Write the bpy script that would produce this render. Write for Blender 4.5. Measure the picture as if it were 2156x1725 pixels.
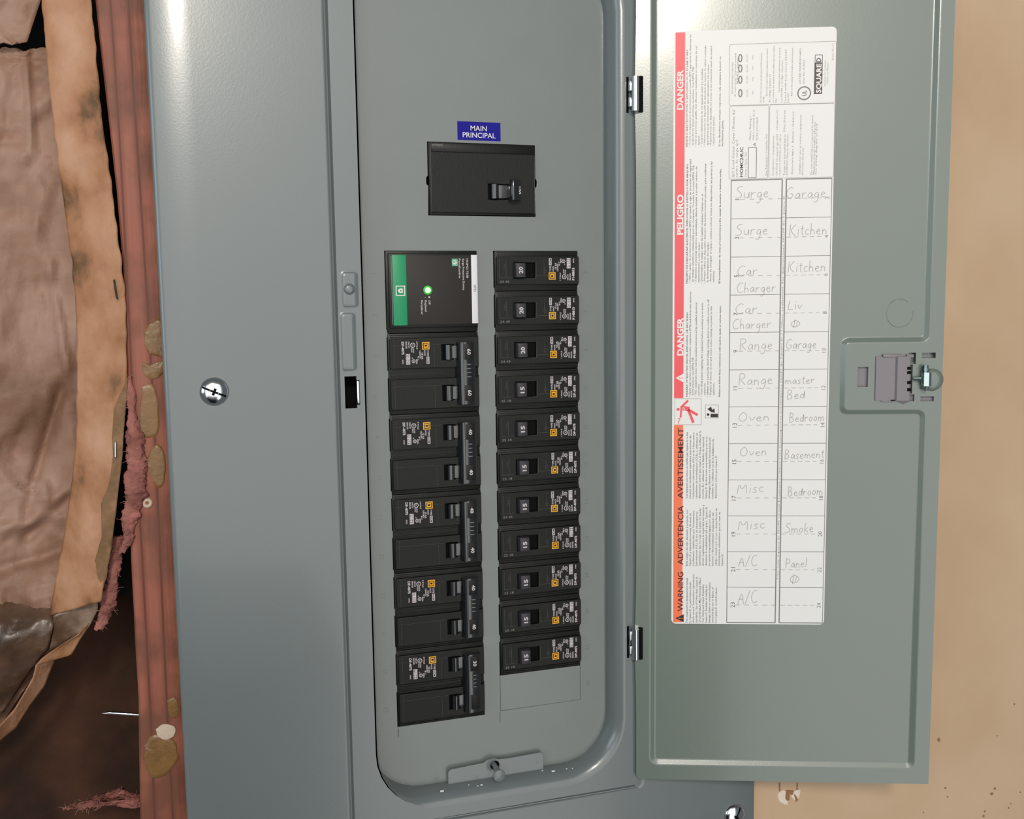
import bpy, bmesh, math, random
from mathutils import Vector, Matrix, noise
from mathutils.geometry import tessellate_polygon
PI = math.pi
for o in list(bpy.data.objects): bpy.data.objects.remove(o)
SC = bpy.context.scene
COL = SC.collection
random.seed(4)

# ------------------------------------------------------------------ camera
RIGHT = Vector((0.95580706, -0.2936607, -0.01400881))
DOWN = Vector((-0.04561961, -0.10107287, -0.99383254))
FWD = Vector((0.29043365, 0.95055124, -0.11000285))
CAM = Vector((-0.20709206, -0.60357959, -0.01568977))
F = 2060.0
cd = bpy.data.cameras.new('camera'); cam = bpy.data.objects.new('camera', cd); COL.objects.link(cam)
cd.sensor_width = 36; cd.lens = F / 2156 * 36; cd.clip_start = .01; cd.clip_end = 50
m = Matrix.Identity(4)
for i in range(3):
    m[i][0] = RIGHT[i]; m[i][1] = -DOWN[i]; m[i][2] = -FWD[i]; m[i][3] = CAM[i]
cam.matrix_world = m
SC.camera = cam
# ------------------------------------------------------------------ world, lights, exposure
w = bpy.data.worlds.new('world'); SC.world = w; w.use_nodes = True
bg = w.node_tree.nodes['Background']; bg.inputs[0].default_value = (0.86, 0.94, 1.0, 1); bg.inputs[1].default_value = 0.16
def area(name, loc, target, size, energy, color, shape='DISK', sy=None):
    l = bpy.data.lights.new(name, 'AREA'); l.shape = shape; l.size = size
    if sy: l.size_y = sy
    l.energy = energy; l.color = color
    o = bpy.data.objects.new(name, l); COL.objects.link(o); o.location = loc
    o.rotation_euler = (Vector(target) - Vector(loc)).to_track_quat('-Z', 'Y').to_euler()
    return o
area('ceiling_lamp', (-0.46, -1.75, 0.72), (0, 0, 0), 0.24, 17, (1.0, 0.92, 0.80))
area('garage_opening', (-0.6, -3.0, -0.45), (-.6, 0, -.45), 3.8, 84, (1.0, 0.985, 0.955), 'RECTANGLE', 4.3)
area('side_window', (-2.4, -1.3, 0.25), (0, 0, -.1), 1.1, 13, (0.74, 0.88, 1.0), 'RECTANGLE', 1.2)
SC.view_settings.view_transform = 'Standard'; SC.view_settings.look = 'None'
SC.view_settings.gamma = 1; SC.view_settings.use_curve_mapping = False
SC.view_settings.exposure = -0.20

# ------------------------------------------------------------------ measuring: where a sight line meets a real plane
def ray(px, py): return RIGHT * ((px - 1078) / F) + DOWN * ((py - 862.5) / F) + FWD
def at(px, py, y=0.0):
    d = ray(px, py); t = (y - CAM.y) / d.y
    return CAM + d * t
ANG = 0.360639
HY = -.0165
_s = (HY - CAM.y) / (-.006 - CAM.y)
HX = CAM.x + (0.0614905 - CAM.x) * _s
DO = Vector((HX, HY, 0)); DU = Vector((math.cos(ANG), -math.sin(ANG), 0)); DN = Vector((math.sin(ANG), math.cos(ANG), 0))
def dp(px, py, off=0.0):            # door plane coordinates (u along the door, z up) in metres
    d = ray(px, py); O = DO - DN * off
    t = (O - CAM).dot(DN) / d.dot(DN); X = CAM + d * t
    return ((X - O).dot(DU), X.z)

# ------------------------------------------------------------------ materials
def lin(c):
    return tuple(((v / 255) / 12.92 if v / 255 <= .04045 else ((v / 255 + .055) / 1.055) ** 2.4) for v in c)
def mat(name, c, rough=.5, metal=0.0, spec=.5, bump=0.0, bscale=400, var=0.0, vscale=20, emit=0, stretch=(1, 1, 1), coat=0):
    m = bpy.data.materials.new(name); m.use_nodes = True; nt = m.node_tree
    b = nt.nodes['Principled BSDF']; c = lin(c)
    b.inputs['Base Color'].default_value = (*c, 1); b.inputs['Roughness'].default_value = rough
    b.inputs['Metallic'].default_value = metal; b.inputs['Specular IOR Level'].default_value = spec
    b.inputs['Coat Weight'].default_value = coat; b.inputs['Coat Roughness'].default_value = .09
    if emit: b.inputs['Emission Color'].default_value = (*c, 1); b.inputs['Emission Strength'].default_value = emit
    if bump or var:
        tc = nt.nodes.new('ShaderNodeTexCoord'); mp = nt.nodes.new('ShaderNodeMapping'); mp.inputs['Scale'].default_value = stretch
        nt.links.new(tc.outputs['Object'], mp.inputs[0])
    if bump:
        n = nt.nodes.new('ShaderNodeTexNoise'); n.inputs['Scale'].default_value = bscale; n.inputs['Detail'].default_value = 3
        bp = nt.nodes.new('ShaderNodeBump'); bp.inputs['Strength'].default_value = bump; bp.inputs['Distance'].default_value = .001
        nt.links.new(mp.outputs[0], n.inputs[0]); nt.links.new(n.outputs[0], bp.inputs['Height']); nt.links.new(bp.outputs[0], b.inputs['Normal'])
    if var:
        n = nt.nodes.new('ShaderNodeTexNoise'); n.inputs['Scale'].default_value = vscale; n.inputs['Detail'].default_value = 5
        r = nt.nodes.new('ShaderNodeValToRGB'); nt.links.new(mp.outputs[0], n.inputs[0]); nt.links.new(n.outputs[0], r.inputs[0])
        r.color_ramp.elements[0].position = .3; r.color_ramp.elements[1].position = .7
        r.color_ramp.elements[0].color = (*[v * (1 - var) for v in c], 1); r.color_ramp.elements[1].color = (*[min(1, v * (1 + var)) for v in c], 1)
        nt.links.new(r.outputs[0], b.inputs['Base Color'])
    return m
M = {}
M['paint'] = mat('grey_enamel', (108, 116, 117), .27, 0, .75, .035, 900, .03, 9, coat=.35)
M['door_paint'] = mat('grey_enamel_door', (108, 119, 111), .27, 0, .8, .035, 900, .02, 9, coat=.35)
M['dead_paint'] = mat('grey_enamel_deadfront', (114, 121, 120), .28, 0, .75, .035, 900, .03, 30)
M['black'] = mat('black_plastic', (21, 22, 20), .42, 0, .28, .08, 700)
M['blackdeep'] = mat('black_void', (6, 6, 6), .6, 0, .1)
M['handle'] = mat('black_handle_plastic', (22, 23, 26), .2, 0, .8, coat=1)
M['edge'] = mat('highlit_black_edge', (66, 66, 62), .6, 0, .3)  # specular edge lines put in as a lighter grey
M['halo'] = mat('green_led_glow', (10, 150, 20), .4, emit=.7)
M['toggle'] = mat('dark_grey_toggle', (54, 52, 58), .42, 0, .4)
M['label_black'] = mat('black_printed_label', (16, 15, 15), .45, 0, .3)
M['spd'] = mat('charcoal_face', (46, 43, 40), .5, 0, .3, .08, 900)
M['white'] = mat('white_ink', (205, 198, 200), .6)
M['whitetag'] = mat('white_tag', (226, 224, 228), .5)
M['yellow'] = mat('yellow_ink', (232, 170, 40), .5)
M['green'] = mat('green_print', (14, 148, 98), .45)
M['mint'] = mat('mint_print', (96, 170, 140), .45)
M['led'] = mat('green_led', (170, 255, 150), .3, emit=6)
M['blue'] = mat('blue_sticker', (20, 16, 138), .55, 0, .2)
M['paper'] = mat('label_paper', (232, 231, 230), .42, 0, .4)
M['red'] = mat('red_print', (240, 84, 92), .42)
M['orange'] = mat('orange_print', (245, 120, 78), .42)
M['ink'] = mat('grey_black_ink', (84, 82, 82), .6)
M['inkdark'] = mat('black_ink', (40, 34, 34), .6)
M['inkfaint'] = mat('faint_grey_ink', (168, 165, 163), .6)
M['inksoft'] = mat('soft_grey_ink', (128, 126, 125), .6)
M['inkwhite'] = mat('paper_white_ink', (240, 232, 230), .6)
M['maroon'] = mat('maroon_ink', (84, 24, 20), .6)
M['pencil'] = mat('pencil', (176, 174, 172), .6)
M['standin'] = mat('dark_blue_standin', (22, 27, 40), .5)
M['gap_shade'] = mat('black_gap_shade', (13, 10, 8), .8)
M['steel'] = mat('bright_steel', (215, 218, 220), .17, 1.0, .5)
M['zinc'] = mat('zinc_plate', (190, 205, 205), .25, 1.0, .5)
M['lilac'] = mat('lilac_grey_plastic', (128, 122, 128), .45)
M['pink'] = mat('pink_glass_wool', (150, 98, 90), .9, 0, .1, 1.0, 420, .4, 90)
M['fibre'] = mat('pale_pink_fibre', (186, 138, 128), .8)
M['glue'] = mat('dried_adhesive', (126, 92, 52), .35, 0, .5, .4, 300, .15, 90)
M['bead'] = mat('pale_foam', (200, 180, 160), .7)

def ramp_mat(name, cols, pos, scale, detail=6, stretch=(1, 1, 1), rough=.6, bump=.3, bscale=200, spec=.3, distort=0.0, metal=0):
    m = bpy.data.materials.new(name); m.use_nodes = True; nt = m.node_tree; b = nt.nodes['Principled BSDF']
    tc = nt.nodes.new('ShaderNodeTexCoord'); mp = nt.nodes.new('ShaderNodeMapping'); mp.inputs['Scale'].default_value = stretch
    nt.links.new(tc.outputs['Object'], mp.inputs[0])
    n = nt.nodes.new('ShaderNodeTexNoise'); n.inputs['Scale'].default_value = scale; n.inputs['Detail'].default_value = detail; n.inputs['Distortion'].default_value = distort
    r = nt.nodes.new('ShaderNodeValToRGB')
    while len(r.color_ramp.elements) < len(cols): r.color_ramp.elements.new(.5)
    for e, c, q in zip(r.color_ramp.elements, cols, pos): e.position = q; e.color = (*lin(c), 1)
    nt.links.new(mp.outputs[0], n.inputs[0]); nt.links.new(n.outputs[0], r.inputs[0]); nt.links.new(r.outputs[0], b.inputs['Base Color'])
    n2 = nt.nodes.new('ShaderNodeTexNoise'); n2.inputs['Scale'].default_value = bscale; n2.inputs['Detail'].default_value = 5
    bp = nt.nodes.new('ShaderNodeBump'); bp.inputs['Strength'].default_value = bump; bp.inputs['Distance'].default_value = .001
    nt.links.new(mp.outputs[0], n2.inputs[0]); nt.links.new(n2.outputs[0], bp.inputs['Height']); nt.links.new(bp.outputs[0], b.inputs['Normal'])
    b.inputs['Roughness'].default_value = rough; b.inputs['Specular IOR Level'].default_value = spec
    return m
M['kraft'] = ramp_mat('kraft_paper', [(112, 80, 60), (150, 115, 96), (172, 140, 124)], [.32, .5, .7], 16, 10, rough=.5, bump=.5, bscale=200, distort=.3)
M['kraft_tan'] = ramp_mat('kraft_flange_paper', [(98, 70, 44), (160, 112, 78), (176, 130, 98), (190, 148, 122)], [.33, .43, .55, .74], 30, 12, (1.5, 1, .9), .55, .5, 260)
M['stain'] = ramp_mat('damp_stained_kraft', [(112, 84, 54), (126, 96, 66), (150, 112, 80)], [.3, .5, .7], 160, 9, rough=.55, bump=.2)
M['foil'] = ramp_mat('asphalt_backed_kraft', [(60, 42, 30), (98, 74, 58), (180, 156, 140)], [.35, .55, .75], 30, 8, rough=.33, bump=.5, bscale=220, spec=.6)  # palest tone paints in the lower roll's highlight
M['board'] = ramp_mat('dark_sheathing', [(40, 24, 14), (62, 38, 24), (78, 48, 32)], [.3, .5, .7], 24, 6, rough=.8, bump=.4)
M['drywall'] = ramp_mat('tan_wall_paint', [(194, 164, 134), (201, 172, 142), (207, 180, 151)], [.3, .5, .7], 9, 4, rough=.6, bump=.25, bscale=160)
M['chalk'] = mat('torn_gypsum', (232, 216, 200), .8, bump=.6, bscale=600)
M['nick'] = mat('brown_scuff', (150, 108, 78), .8)
def wood():
    m = bpy.data.materials.new('red_brown_stud_wood'); m.use_nodes = True; nt = m.node_tree; b = nt.nodes['Principled BSDF']
    tc = nt.nodes.new('ShaderNodeTexCoord'); mp = nt.nodes.new('ShaderNodeMapping'); mp.inputs['Scale'].default_value = (1, 1, .07)
    nt.links.new(tc.outputs['Object'], mp.inputs[0])
    wv = nt.nodes.new('ShaderNodeTexWave'); wv.bands_direction = 'X'; wv.inputs['Scale'].default_value = 26; wv.inputs['Distortion'].default_value = 5; wv.inputs['Detail'].default_value = 2; wv.inputs['Detail Scale'].default_value = .8
    n = nt.nodes.new('ShaderNodeTexNoise'); n.inputs['Scale'].default_value = 500; n.inputs['Detail'].default_value = 6
    r = nt.nodes.new('ShaderNodeValToRGB'); cr = r.color_ramp; cr.elements.new(.5)
    for e, c, q in zip(cr.elements, [(104, 50, 36), (150, 82, 62), (166, 98, 78)], [.0, .07, .6]): e.position = q; e.color = (*lin(c), 1)
    mx = nt.nodes.new('ShaderNodeMix'); mx.data_type = 'RGBA'; mx.blend_type = 'MULTIPLY'; mx.inputs[0].default_value = .35
    n3 = nt.nodes.new('ShaderNodeTexNoise'); n3.inputs['Scale'].default_value = 26; n3.inputs['Detail'].default_value = 8; nt.links.new(tc.outputs['Object'], n3.inputs[0])
    r3 = nt.nodes.new('ShaderNodeValToRGB'); r3.color_ramp.elements[0].position = .44; r3.color_ramp.elements[1].position = .6; nt.links.new(n3.outputs[0], r3.inputs[0])
    m3 = nt.nodes.new('ShaderNodeMix'); m3.data_type = 'RGBA'; m3.inputs[7].default_value = (*lin((108, 66, 46)), 1); mf = nt.nodes.new('ShaderNodeMath'); mf.operation = 'MULTIPLY'; mf.inputs[1].default_value = .7; nt.links.new(r3.outputs[0], mf.inputs[0]); nt.links.new(mf.outputs[0], m3.inputs[0])
    nt.links.new(mp.outputs[0], wv.inputs[0]); nt.links.new(mp.outputs[0], n.inputs[0]); nt.links.new(wv.outputs['Fac'], r.inputs[0])
    nt.links.new(r.outputs[0], m3.inputs[6]); nt.links.new(m3.outputs[2], mx.inputs[6]); nt.links.new(n.outputs[1], mx.inputs[7]); nt.links.new(mx.outputs[2], b.inputs['Base Color'])
    bp = nt.nodes.new('ShaderNodeBump'); bp.inputs['Strength'].default_value = .3; bp.inputs['Distance'].default_value = .001
    nt.links.new(n.outputs[0], bp.inputs['Height']); nt.links.new(bp.outputs[0], b.inputs['Normal']); b.inputs['Roughness'].default_value = .6
    return m
M['wood'] = wood()

# ------------------------------------------------------------------ mesh building
MM = .001
class MB:
    """collects geometry in millimetres; x right, y into the wall, z up"""
    def __init__(s): s.v = []; s.f = []; s.mi = []; s.mats = []
    def mid(s, k):
        if k not in s.mats: s.mats.append(k)
        return s.mats.index(k)
    def add(s, vs, fs, k):
        n = len(s.v); s.v += [tuple(v) for v in vs]; i = s.mid(k)
        for f in fs: s.f.append(tuple(a + n for a in f)); s.mi.append(i)
    def mesh(s, me, k, fn=lambda v: v):
        s.add([fn(v.co) for v in me.vertices], [tuple(p.vertices) for p in me.polygons], k)
    def box(s, x0, x1, y0, y1, z0, z1, k, bev=0, seg=2):
        if not bev:
            vs = [(x, y, z) for x in (x0, x1) for y in (y0, y1) for z in (z0, z1)]
            s.add(vs, [(0, 1, 3, 2), (4, 6, 7, 5), (0, 4, 5, 1), (2, 3, 7, 6), (0, 2, 6, 4), (1, 5, 7, 3)], k); return
        bm = bmesh.new(); bmesh.ops.create_cube(bm, size=1)
        for v in bm.verts: v.co = Vector(((x0 + x1) / 2 + v.co.x * (x1 - x0), (y0 + y1) / 2 + v.co.y * (y1 - y0), (z0 + z1) / 2 + v.co.z * (z1 - z0)))
        bmesh.ops.bevel(bm, geom=bm.edges[:], offset=bev, segments=seg, profile=.5, affect='EDGES')
        s.bm(bm, k)
    def bm(s, bm, k):
        bm.verts.index_update(); s.add([v.co[:] for v in bm.verts], [tuple(v.index for v in f.verts) for f in bm.faces], k); bm.free()
    def hull(s, pts, k, bev=0, seg=2):
        bm = bmesh.new(); [bm.verts.new(p) for p in pts]; bmesh.ops.convex_hull(bm, input=bm.verts[:])
        bmesh.ops.dissolve_limit(bm, angle_limit=.01, verts=bm.verts[:], edges=bm.edges[:])
        if bev: bmesh.ops.bevel(bm, geom=bm.edges[:], offset=bev, segments=seg, profile=.5, affect='EDGES')
        s.bm(bm, k)
    def lathe(s, prof, c, ax, k, n=24):        # prof: (radius, distance along axis)
        ax = Vector(ax).normalized(); a = ax.orthogonal().normalized(); b = ax.cross(a); c = Vector(c)
        vs = [c + ax * h + (a * math.cos(2 * PI * i / n) + b * math.sin(2 * PI * i / n)) * max(r, 1e-4) for r, h in prof for i in range(n)]
        fs = [(j * n + i, j * n + (i + 1) % n, (j + 1) * n + (i + 1) % n, (j + 1) * n + i) for j in range(len(prof) - 1) for i in range(n)]
        s.add(vs, fs, k)
    def flat(s, poly, y, k, holes=()):          # flat polygon(s) in the xz plane
        pl = [[Vector((p[0], p[1], 0)) for p in poly]] + [[Vector((p[0], p[1], 0)) for p in h] for h in holes]
        tr = tessellate_polygon(pl); vs = [(p[0], y, p[1]) for q in pl for p in q]
        out = []
        for t in tr:
            a, b, c = [vs[i] for i in t]
            out.append(t if (b[0] - a[0]) * (c[2] - a[2]) - (b[2] - a[2]) * (c[0] - a[0]) > 0 else (t[0], t[2], t[1]))
        s.add(vs, out, k)
    def rect(s, x0, x1, z0, z1, y, k): s.add([(x0, y, z0), (x1, y, z0), (x1, y, z1), (x0, y, z1)], [(0, 1, 2, 3)], k)
    def ribbon(s, pts, wd, y, k, closed=False):
        P = [Vector((p[0], p[1])) for p in pts]; n = len(P); vs = []
        for i in range(n):
            if closed: d = P[(i + 1) % n] - P[i - 1]
            else: d = P[min(i + 1, n - 1)] - P[max(i - 1, 0)]
            d = d.normalized() if d.length > 1e-9 else Vector((1, 0)); q = Vector((-d.y, d.x)) * wd / 2
            vs += [(P[i].x + q.x, y, P[i].y + q.y), (P[i].x - q.x, y, P[i].y - q.y)]
        m_ = n if closed else n - 1
        s.add(vs, [(2 * i, 2 * i + 1, (2 * i + 3) % (2 * n), (2 * i + 2) % (2 * n)) for i in range(m_)], k)
    def tube(s, pts, r, k, n=8):
        P = [Vector(p) for p in pts]; vs = []
        for i, p in enumerate(P):
            d = (P[min(i + 1, len(P) - 1)] - P[max(i - 1, 0)]).normalized(); a = d.orthogonal().normalized(); b = d.cross(a)
            rr = r[i] if isinstance(r, (list, tuple)) else r
            vs += [p + (a * math.cos(2 * PI * j / n) + b * math.sin(2 * PI * j / n)) * rr for j in range(n)]
        fs = [(i * n + j, i * n + (j + 1) % n, (i + 1) * n + (j + 1) % n, (i + 1) * n + j) for i in range(len(P) - 1) for j in range(n)]
        fs += [tuple(range(n))[::-1], tuple((len(P) - 1) * n + j for j in range(n))]
        s.add(vs, fs, k)
    def build(s, name, parent=None, smooth=30, origin=None):
        me = bpy.data.meshes.new(name)
        me.from_pydata([(a * MM, b * MM, c * MM) for a, b, c in s.v], [], s.f)
        for k in s.mats: me.materials.append(M[k])
        for p, i in zip(me.polygons, s.mi): p.material_index = i
        me.validate(); me.update()
        for p in me.polygons: p.use_smooth = True
        me.set_sharp_from_angle(angle=math.radians(smooth))
        o = bpy.data.objects.new(name, me); COL.objects.link(o)
        if origin is not None:
            me.transform(Matrix.Translation(-Vector(origin))); o.location = origin
        if parent: o.parent = parent
        return o
def empty(name, loc=(0, 0, 0), rz=0):
    o = bpy.data.objects.new(name, None); COL.objects.link(o); o.location = loc; o.rotation_euler = (0, 0, rz); o.empty_display_size = .01
    return o
def tag(o, label=None, cat=None, group=None, kind=None):
    if label: o['label'] = label
    if cat: o['category'] = cat
    if group: o['group'] = group
    if kind: o['kind'] = kind
    return o
def rrect(x0, x1, z0, z1, r, n=8):              # counter-clockwise seen from -y, same count for every size
    out = []
    for cx, cz, a in ((x1 - r, z0 + r, -PI / 2), (x1 - r, z1 - r, 0), (x0 + r, z1 - r, PI / 2), (x0 + r, z0 + r, PI)):
        out += [(cx + r * math.cos(a + PI / 2 * i / n), cz + r * math.sin(a + PI / 2 * i / n)) for i in range(n + 1)]
    return out
def plate(mb, outer, holes, yf, yb, k, bev=.15):  # extruded sheet with real holes, front at yf
    cu = bpy.data.curves.new('t', 'CURVE'); cu.dimensions = '2D'; cu.fill_mode = 'BOTH'
    for p in [outer] + list(holes):
        sp = cu.splines.new('POLY'); sp.points.add(len(p) - 1); sp.use_cyclic_u = True
        for q, c in zip(sp.points, p): q.co = (c[0], c[1], 0, 1)
    cu.extrude = (yb - yf) / 2 - bev; cu.bevel_depth = bev; cu.bevel_resolution = 1; cu.offset = -bev
    o = bpy.data.objects.new('t', cu); me = bpy.data.meshes.new_from_object(o)
    ym = (yf + yb) / 2
    mb.mesh(me, k, lambda v: (v[0], ym - v[2], v[1]))
    bpy.data.objects.remove(o); bpy.data.meshes.remove(me); bpy.data.curves.remove(cu)
_tc = {}
def textmesh(s, bold=0.0, ext=0.0, res=2):
    key = (s, bold, ext, res)
    if key not in _tc:
        cu = bpy.data.curves.new('t', 'FONT'); cu.body = s; cu.size = 1; cu.resolution_u = res; cu.offset = bold; cu.extrude = ext
        o = bpy.data.objects.new('t', cu); me = bpy.data.meshes.new_from_object(o)
        vs = [tuple(v.co) for v in me.vertices]; fs = [tuple(p.vertices) for p in me.polygons]
        bpy.data.objects.remove(o); bpy.data.meshes.remove(me); bpy.data.curves.remove(cu)
        x0 = min(v[0] for v in vs); x1 = max(v[0] for v in vs)
        _tc[key] = ([(v[0] - x0, v[1], v[2]) for v in vs], fs, x1 - x0)
    return _tc[key]
CAP = .73
def text(mb, s, a, size, d, y, k, length=None, bold=.01, ext=0, align='L', res=2):
    """a: baseline start (x,z); d: reading direction (unit); size: cap height; length: fit to this length"""
    vs, fs, w_ = textmesh(s, bold, ext, res); sy = size / CAP; sx = length / w_ if length else sy
    u = (-d[1], d[0]); L = w_ * sx; off = {'L': 0, 'C': -L / 2, 'R': -L}[align]
    mb.add([(a[0] + d[0] * (x * sx + off) + u[0] * yy * sy, y - z * sy, a[1] + d[1] * (x * sx + off) + u[1] * yy * sy) for x, yy, z in vs], fs, k)

# ================================================================== THE SETTING
mb = MB()
a = at(1593, 1725, -.009).x * 1000
mb.box(120, 900, -9, 3.7, -700, 600, 'drywall'); o = mb.build('wall_right'); tag(o, kind='structure')
mb = MB(); mb.box(-700, 150, 95, 107, -700, 600, 'board'); o = mb.build('wall_back'); tag(o, kind='structure')

# unseen block added for the camera holder's dark reflection in the cover's lower left
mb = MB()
mb.box(-640, -75, -960, -540, -1500, -425, 'standin', 8)
mb.box(-620, -95, -542, -520, -640, -455, 'standin', 5); mb.box(-620, -95, -542, -520, -900, -665, 'standin', 5)
tag(mb.build('person_block', None, 40), 'dark blue block added out of view, standing in for the camera holder', 'stand-in block')

# ================================================================== ELECTRICAL PANEL
panel = empty('electrical_panel', (0, 0, 0))
tag(panel, 'grey steel electrical panel with its door swung open to the right, breakers exposed', 'electrical panel')
# ---- cover
def loop(x0, x1, z0, z1, r, y): return [(p[0], y, p[1]) for p in rrect(x0, x1, z0, z1, r)]
mb = MB()
SY = -13.75
loops = [loop(-121, 42, -331, 198, 33, 3), loop(-121, 42, -331, 198, 33, -2), loop(-121, 42.6, -331.8, 198.6, 33.6, -5), loop(-120.9, 44.0, -333.2, 200, 35, -8.3),
         loop(-120.6, 45.8, -335.2, 202, 37, -11.2), loop(-120.2, 47.4, -337.2, 203.6, 38.5, -12.6), loop(-119.9, 49.6, -339.6, 205.6, 40.5, SY), loop(-119.0, 51.0, -341, 207, 42, SY)]
def groove(x0, x1, z0, z1, r, y):                  # the seat's edge: a real groove on the left, hardly a crease elsewhere
    return [(p[0], SY + (y - SY) * (1 if p[0] < -128 else .03) - (0 if p[0] < -128 else 0), p[1]) for p in rrect(x0, x1, z0, z1, r)]
loops += [loop(-133.2, 59.8, -347, 215, 3, SY), loop(-134.3, 60.8, -348, 216, 3, SY), groove(-135.6, 62.2, -349.4, 217.5, 3.5, -11.2), groove(-136.6, 63, -350, 218, 3.6, -11.4), loop(-137, 63.4, -350.4, 218.4, 3.8, -13.7), loop(-137.5, 63.9, -350.8, 218.8, 4, -14), loop(-138.6, 65, -352, 220, 5, -14)]
X0, X1, Z0, Z1 = -234.3, 153.4, -402, 262
def prof(s): return -14 + .0045 * s * s
for ins in (27, 25.2, 24, 22.5, 20.5, 18.5, 16.5, 14, 11.5, 9, 6, 3.5, 1.8):
    loops.append(loop(X0 + ins, X1 - ins, Z0 + ins, Z1 - ins, 3, prof(max(0, 24 - ins))))
for ins, y in ((1.0, -11.2), (.45, -10.8), (.1, -10.2), (0, -9.6), (0, -8.9)): loops.append(loop(X0 + ins, X1 - ins, Z0 + ins, Z1 - ins, 3, y))
N = len(loops[0])
vs = [p for L in loops for p in L]; fs = []
for j in range(len(loops) - 1):
    for i in range(N):
        q = (j * N + i, (j + 1) * N + i, (j + 1) * N + (i + 1) % N, j * N + (i + 1) % N)
        if j == 7 and i == 26: continue           # left strip: rebuilt below with the latch opening in it
        fs.append(q)
mb.add(vs, fs, 'paint')
sl = [(-131.8, -78.6), (-124.6, -78.6), (-124.6, -76.6), (-122.8, -76.6), (-122.8, -61.6), (-124.6, -61.6), (-124.6, -59.2), (-131.8, -59.2)]
A, Bq = loops[7], loops[8]
mb.flat([(Bq[26][0], Bq[26][2]), (A[26][0], A[26][2]), (A[27][0], A[27][2]), (Bq[27][0], Bq[27][2])], SY, 'paint', [sl])
n = len(sl); mb.add([(p[0], y, p[1]) for y in (SY, -11.4) for p in sl], [(i, (i + 1) % n, n + (i + 1) % n, n + i) for i in range(n)], 'paint')
cover = mb.build('cover', panel, 32)
mb = MB(); mb.box(-133.5, -122, 4, 5, -81, -57, 'blackdeep'); mb.box(-133.5, -133, -10.5, 5, -81, -57, 'blackdeep'); mb.box(-122.3, -121.9, -10.5, 5, -81, -57, 'blackdeep'); mb.box(-133, -122, -10.5, 5, -81.3, -81, 'blackdeep'); mb.box(-133, -122, -10.5, 5, -57, -56.8, 'blackdeep'); mb.build('latch_opening', cover)
mb = MB(); mb.box(-124.4, -122.9, -13.2, -8, -76, -62.2, 'steel', .3); tag(mb.build('strike_plate', cover), 'bright bare steel strike edge')
for x0, x1, z0, z1 in ((-132.6, -121.4, -18.8, 3.9), (-134, -123.6, -56.7, -20.2)):
    mb = MB()
    for ins0, y0, ins1, y1 in ((0, -13.7, .9, -13.9), (.9, -13.9, 1.8, -14.3), (1.8, -14.3, 2.8, -14.5)):
        p, q = rrect(x0 + ins0, x1 - ins0, z0 + ins0, z1 - ins0, 2.9 - ins0 * .7), rrect(x0 + ins1, x1 - ins1, z0 + ins1, z1 - ins1, 2.9 - ins1 * .7)
        n = len(p); mb.add([(c[0], y0, c[1]) for c in p] + [(c[0], y1, c[1]) for c in q], [(i, n + i, n + (i + 1) % n, (i + 1) % n)[::-1] for i in range(n)], 'paint')
    mb.flat(q, -14.5, 'paint'); mb.build('embossed_pad', cover, 60)
mb = MB(); c = at(734.8, 608.9, -.013) * 1000
mb.lathe([(3.4, 0.2), (3.3, -.5), (2.6, -1.3), (1.4, -1.6), (0, -1.65)], (c.x, -14.4, c.z), (0, 1, 0), 'paint'); mb.build('rivet', cover, 50)
def cover_screw(px, py, R, ang, k, label):
    c = at(px, py, -.0145) * 1000; mb = MB()
    mb.lathe([(R, .6), (R, 0), (R * .93, -.9), (R * .78, -1.9), (R * .55, -2.6), (R * .3, -3.0), (0, -3.1)], (c.x, -14, c.z), (0, 1, 0), k, 36)
    s = mb.build('screw', cover, 60); s['label'] = label
    mb = MB(); dx, dz = math.cos(ang), math.sin(ang)
    def slot(dx, dz, r0, r1, w):
        for a0, b0, hh in ((r0, r1, 0),):
            n = 10; up = []; lo = []
            for i in range(n + 1):
                r = r0 + (r1 - r0) * i / n; t = abs(r) / R; y = -14 - 3.1 * math.sqrt(max(0, 1 - t ** 2.1)) - .03
                up.append((c.x + dx * r - dz * w, y, c.z + dz * r + dx * w)); lo.append((c.x + dx * r + dz * w, y, c.z + dz * r - dx * w))
            mb.add(up + lo, [(i, i + 1, n + 2 + i, n + 1 + i) for i in range(n)], 'blackdeep')
    slot(dx, dz, -R * .86, R * .86, R * .07); slot(-dz, dx, -R * .25, R * .25, R * .09)
    return mb.build('screw_slot', cover)
cover_screw(451, 825, 8.3, math.radians(-24), 'steel', 'bright domed slotted screw near the cover\'s left edge')
cover_screw(1547, 1718, 8.3, math.radians(58), 'steel', 'bright domed slotted screw at the lower right of the cover')
# bottom tab with its turn fastener
mb = MB()
tp = [(-71.3, -334.5), (-5, -334.5), (-5, -321), (-6.5, -319.3)] + [(-30 , -320.0), (-36, -319.6), (-40, -318.6), (-44, -318.8), (-47, -320.6)] + [(-69.5, -321.6), (-71.3, -323.2)]
hole = [(-39.2 + 3.1 * math.cos(t * PI / 8), -323.4 + 3.1 * math.sin(t * PI / 8)) for t in range(16)]
plate(mb, tp, [hole], -3.6, -2.6, 'paint', .25); tab = mb.build('tab', cover)
mb = MB(); mb.rect(-43, -35.4, -327, -320.4, -.3, 'blackdeep'); mb.build('keyhole', cover)
mb = MB(); c = at(1051, 1634, -.012) * 1000
mb.tube([(-39.4, -.5, -323.8), (-38.6, -6, -325), (c.x, -11.4, c.z)], 1.9, 'paint', 14)
mb.lathe([(1, .6), (3.9, .4), (4.2, -.2), (3.9, -.8), (2.5, -1.1), (0, -1.2)], (c.x, -11.6, c.z), (0, 1, 0), 'paint'); mb.build('turn_fastener', cover, 50)
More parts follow.
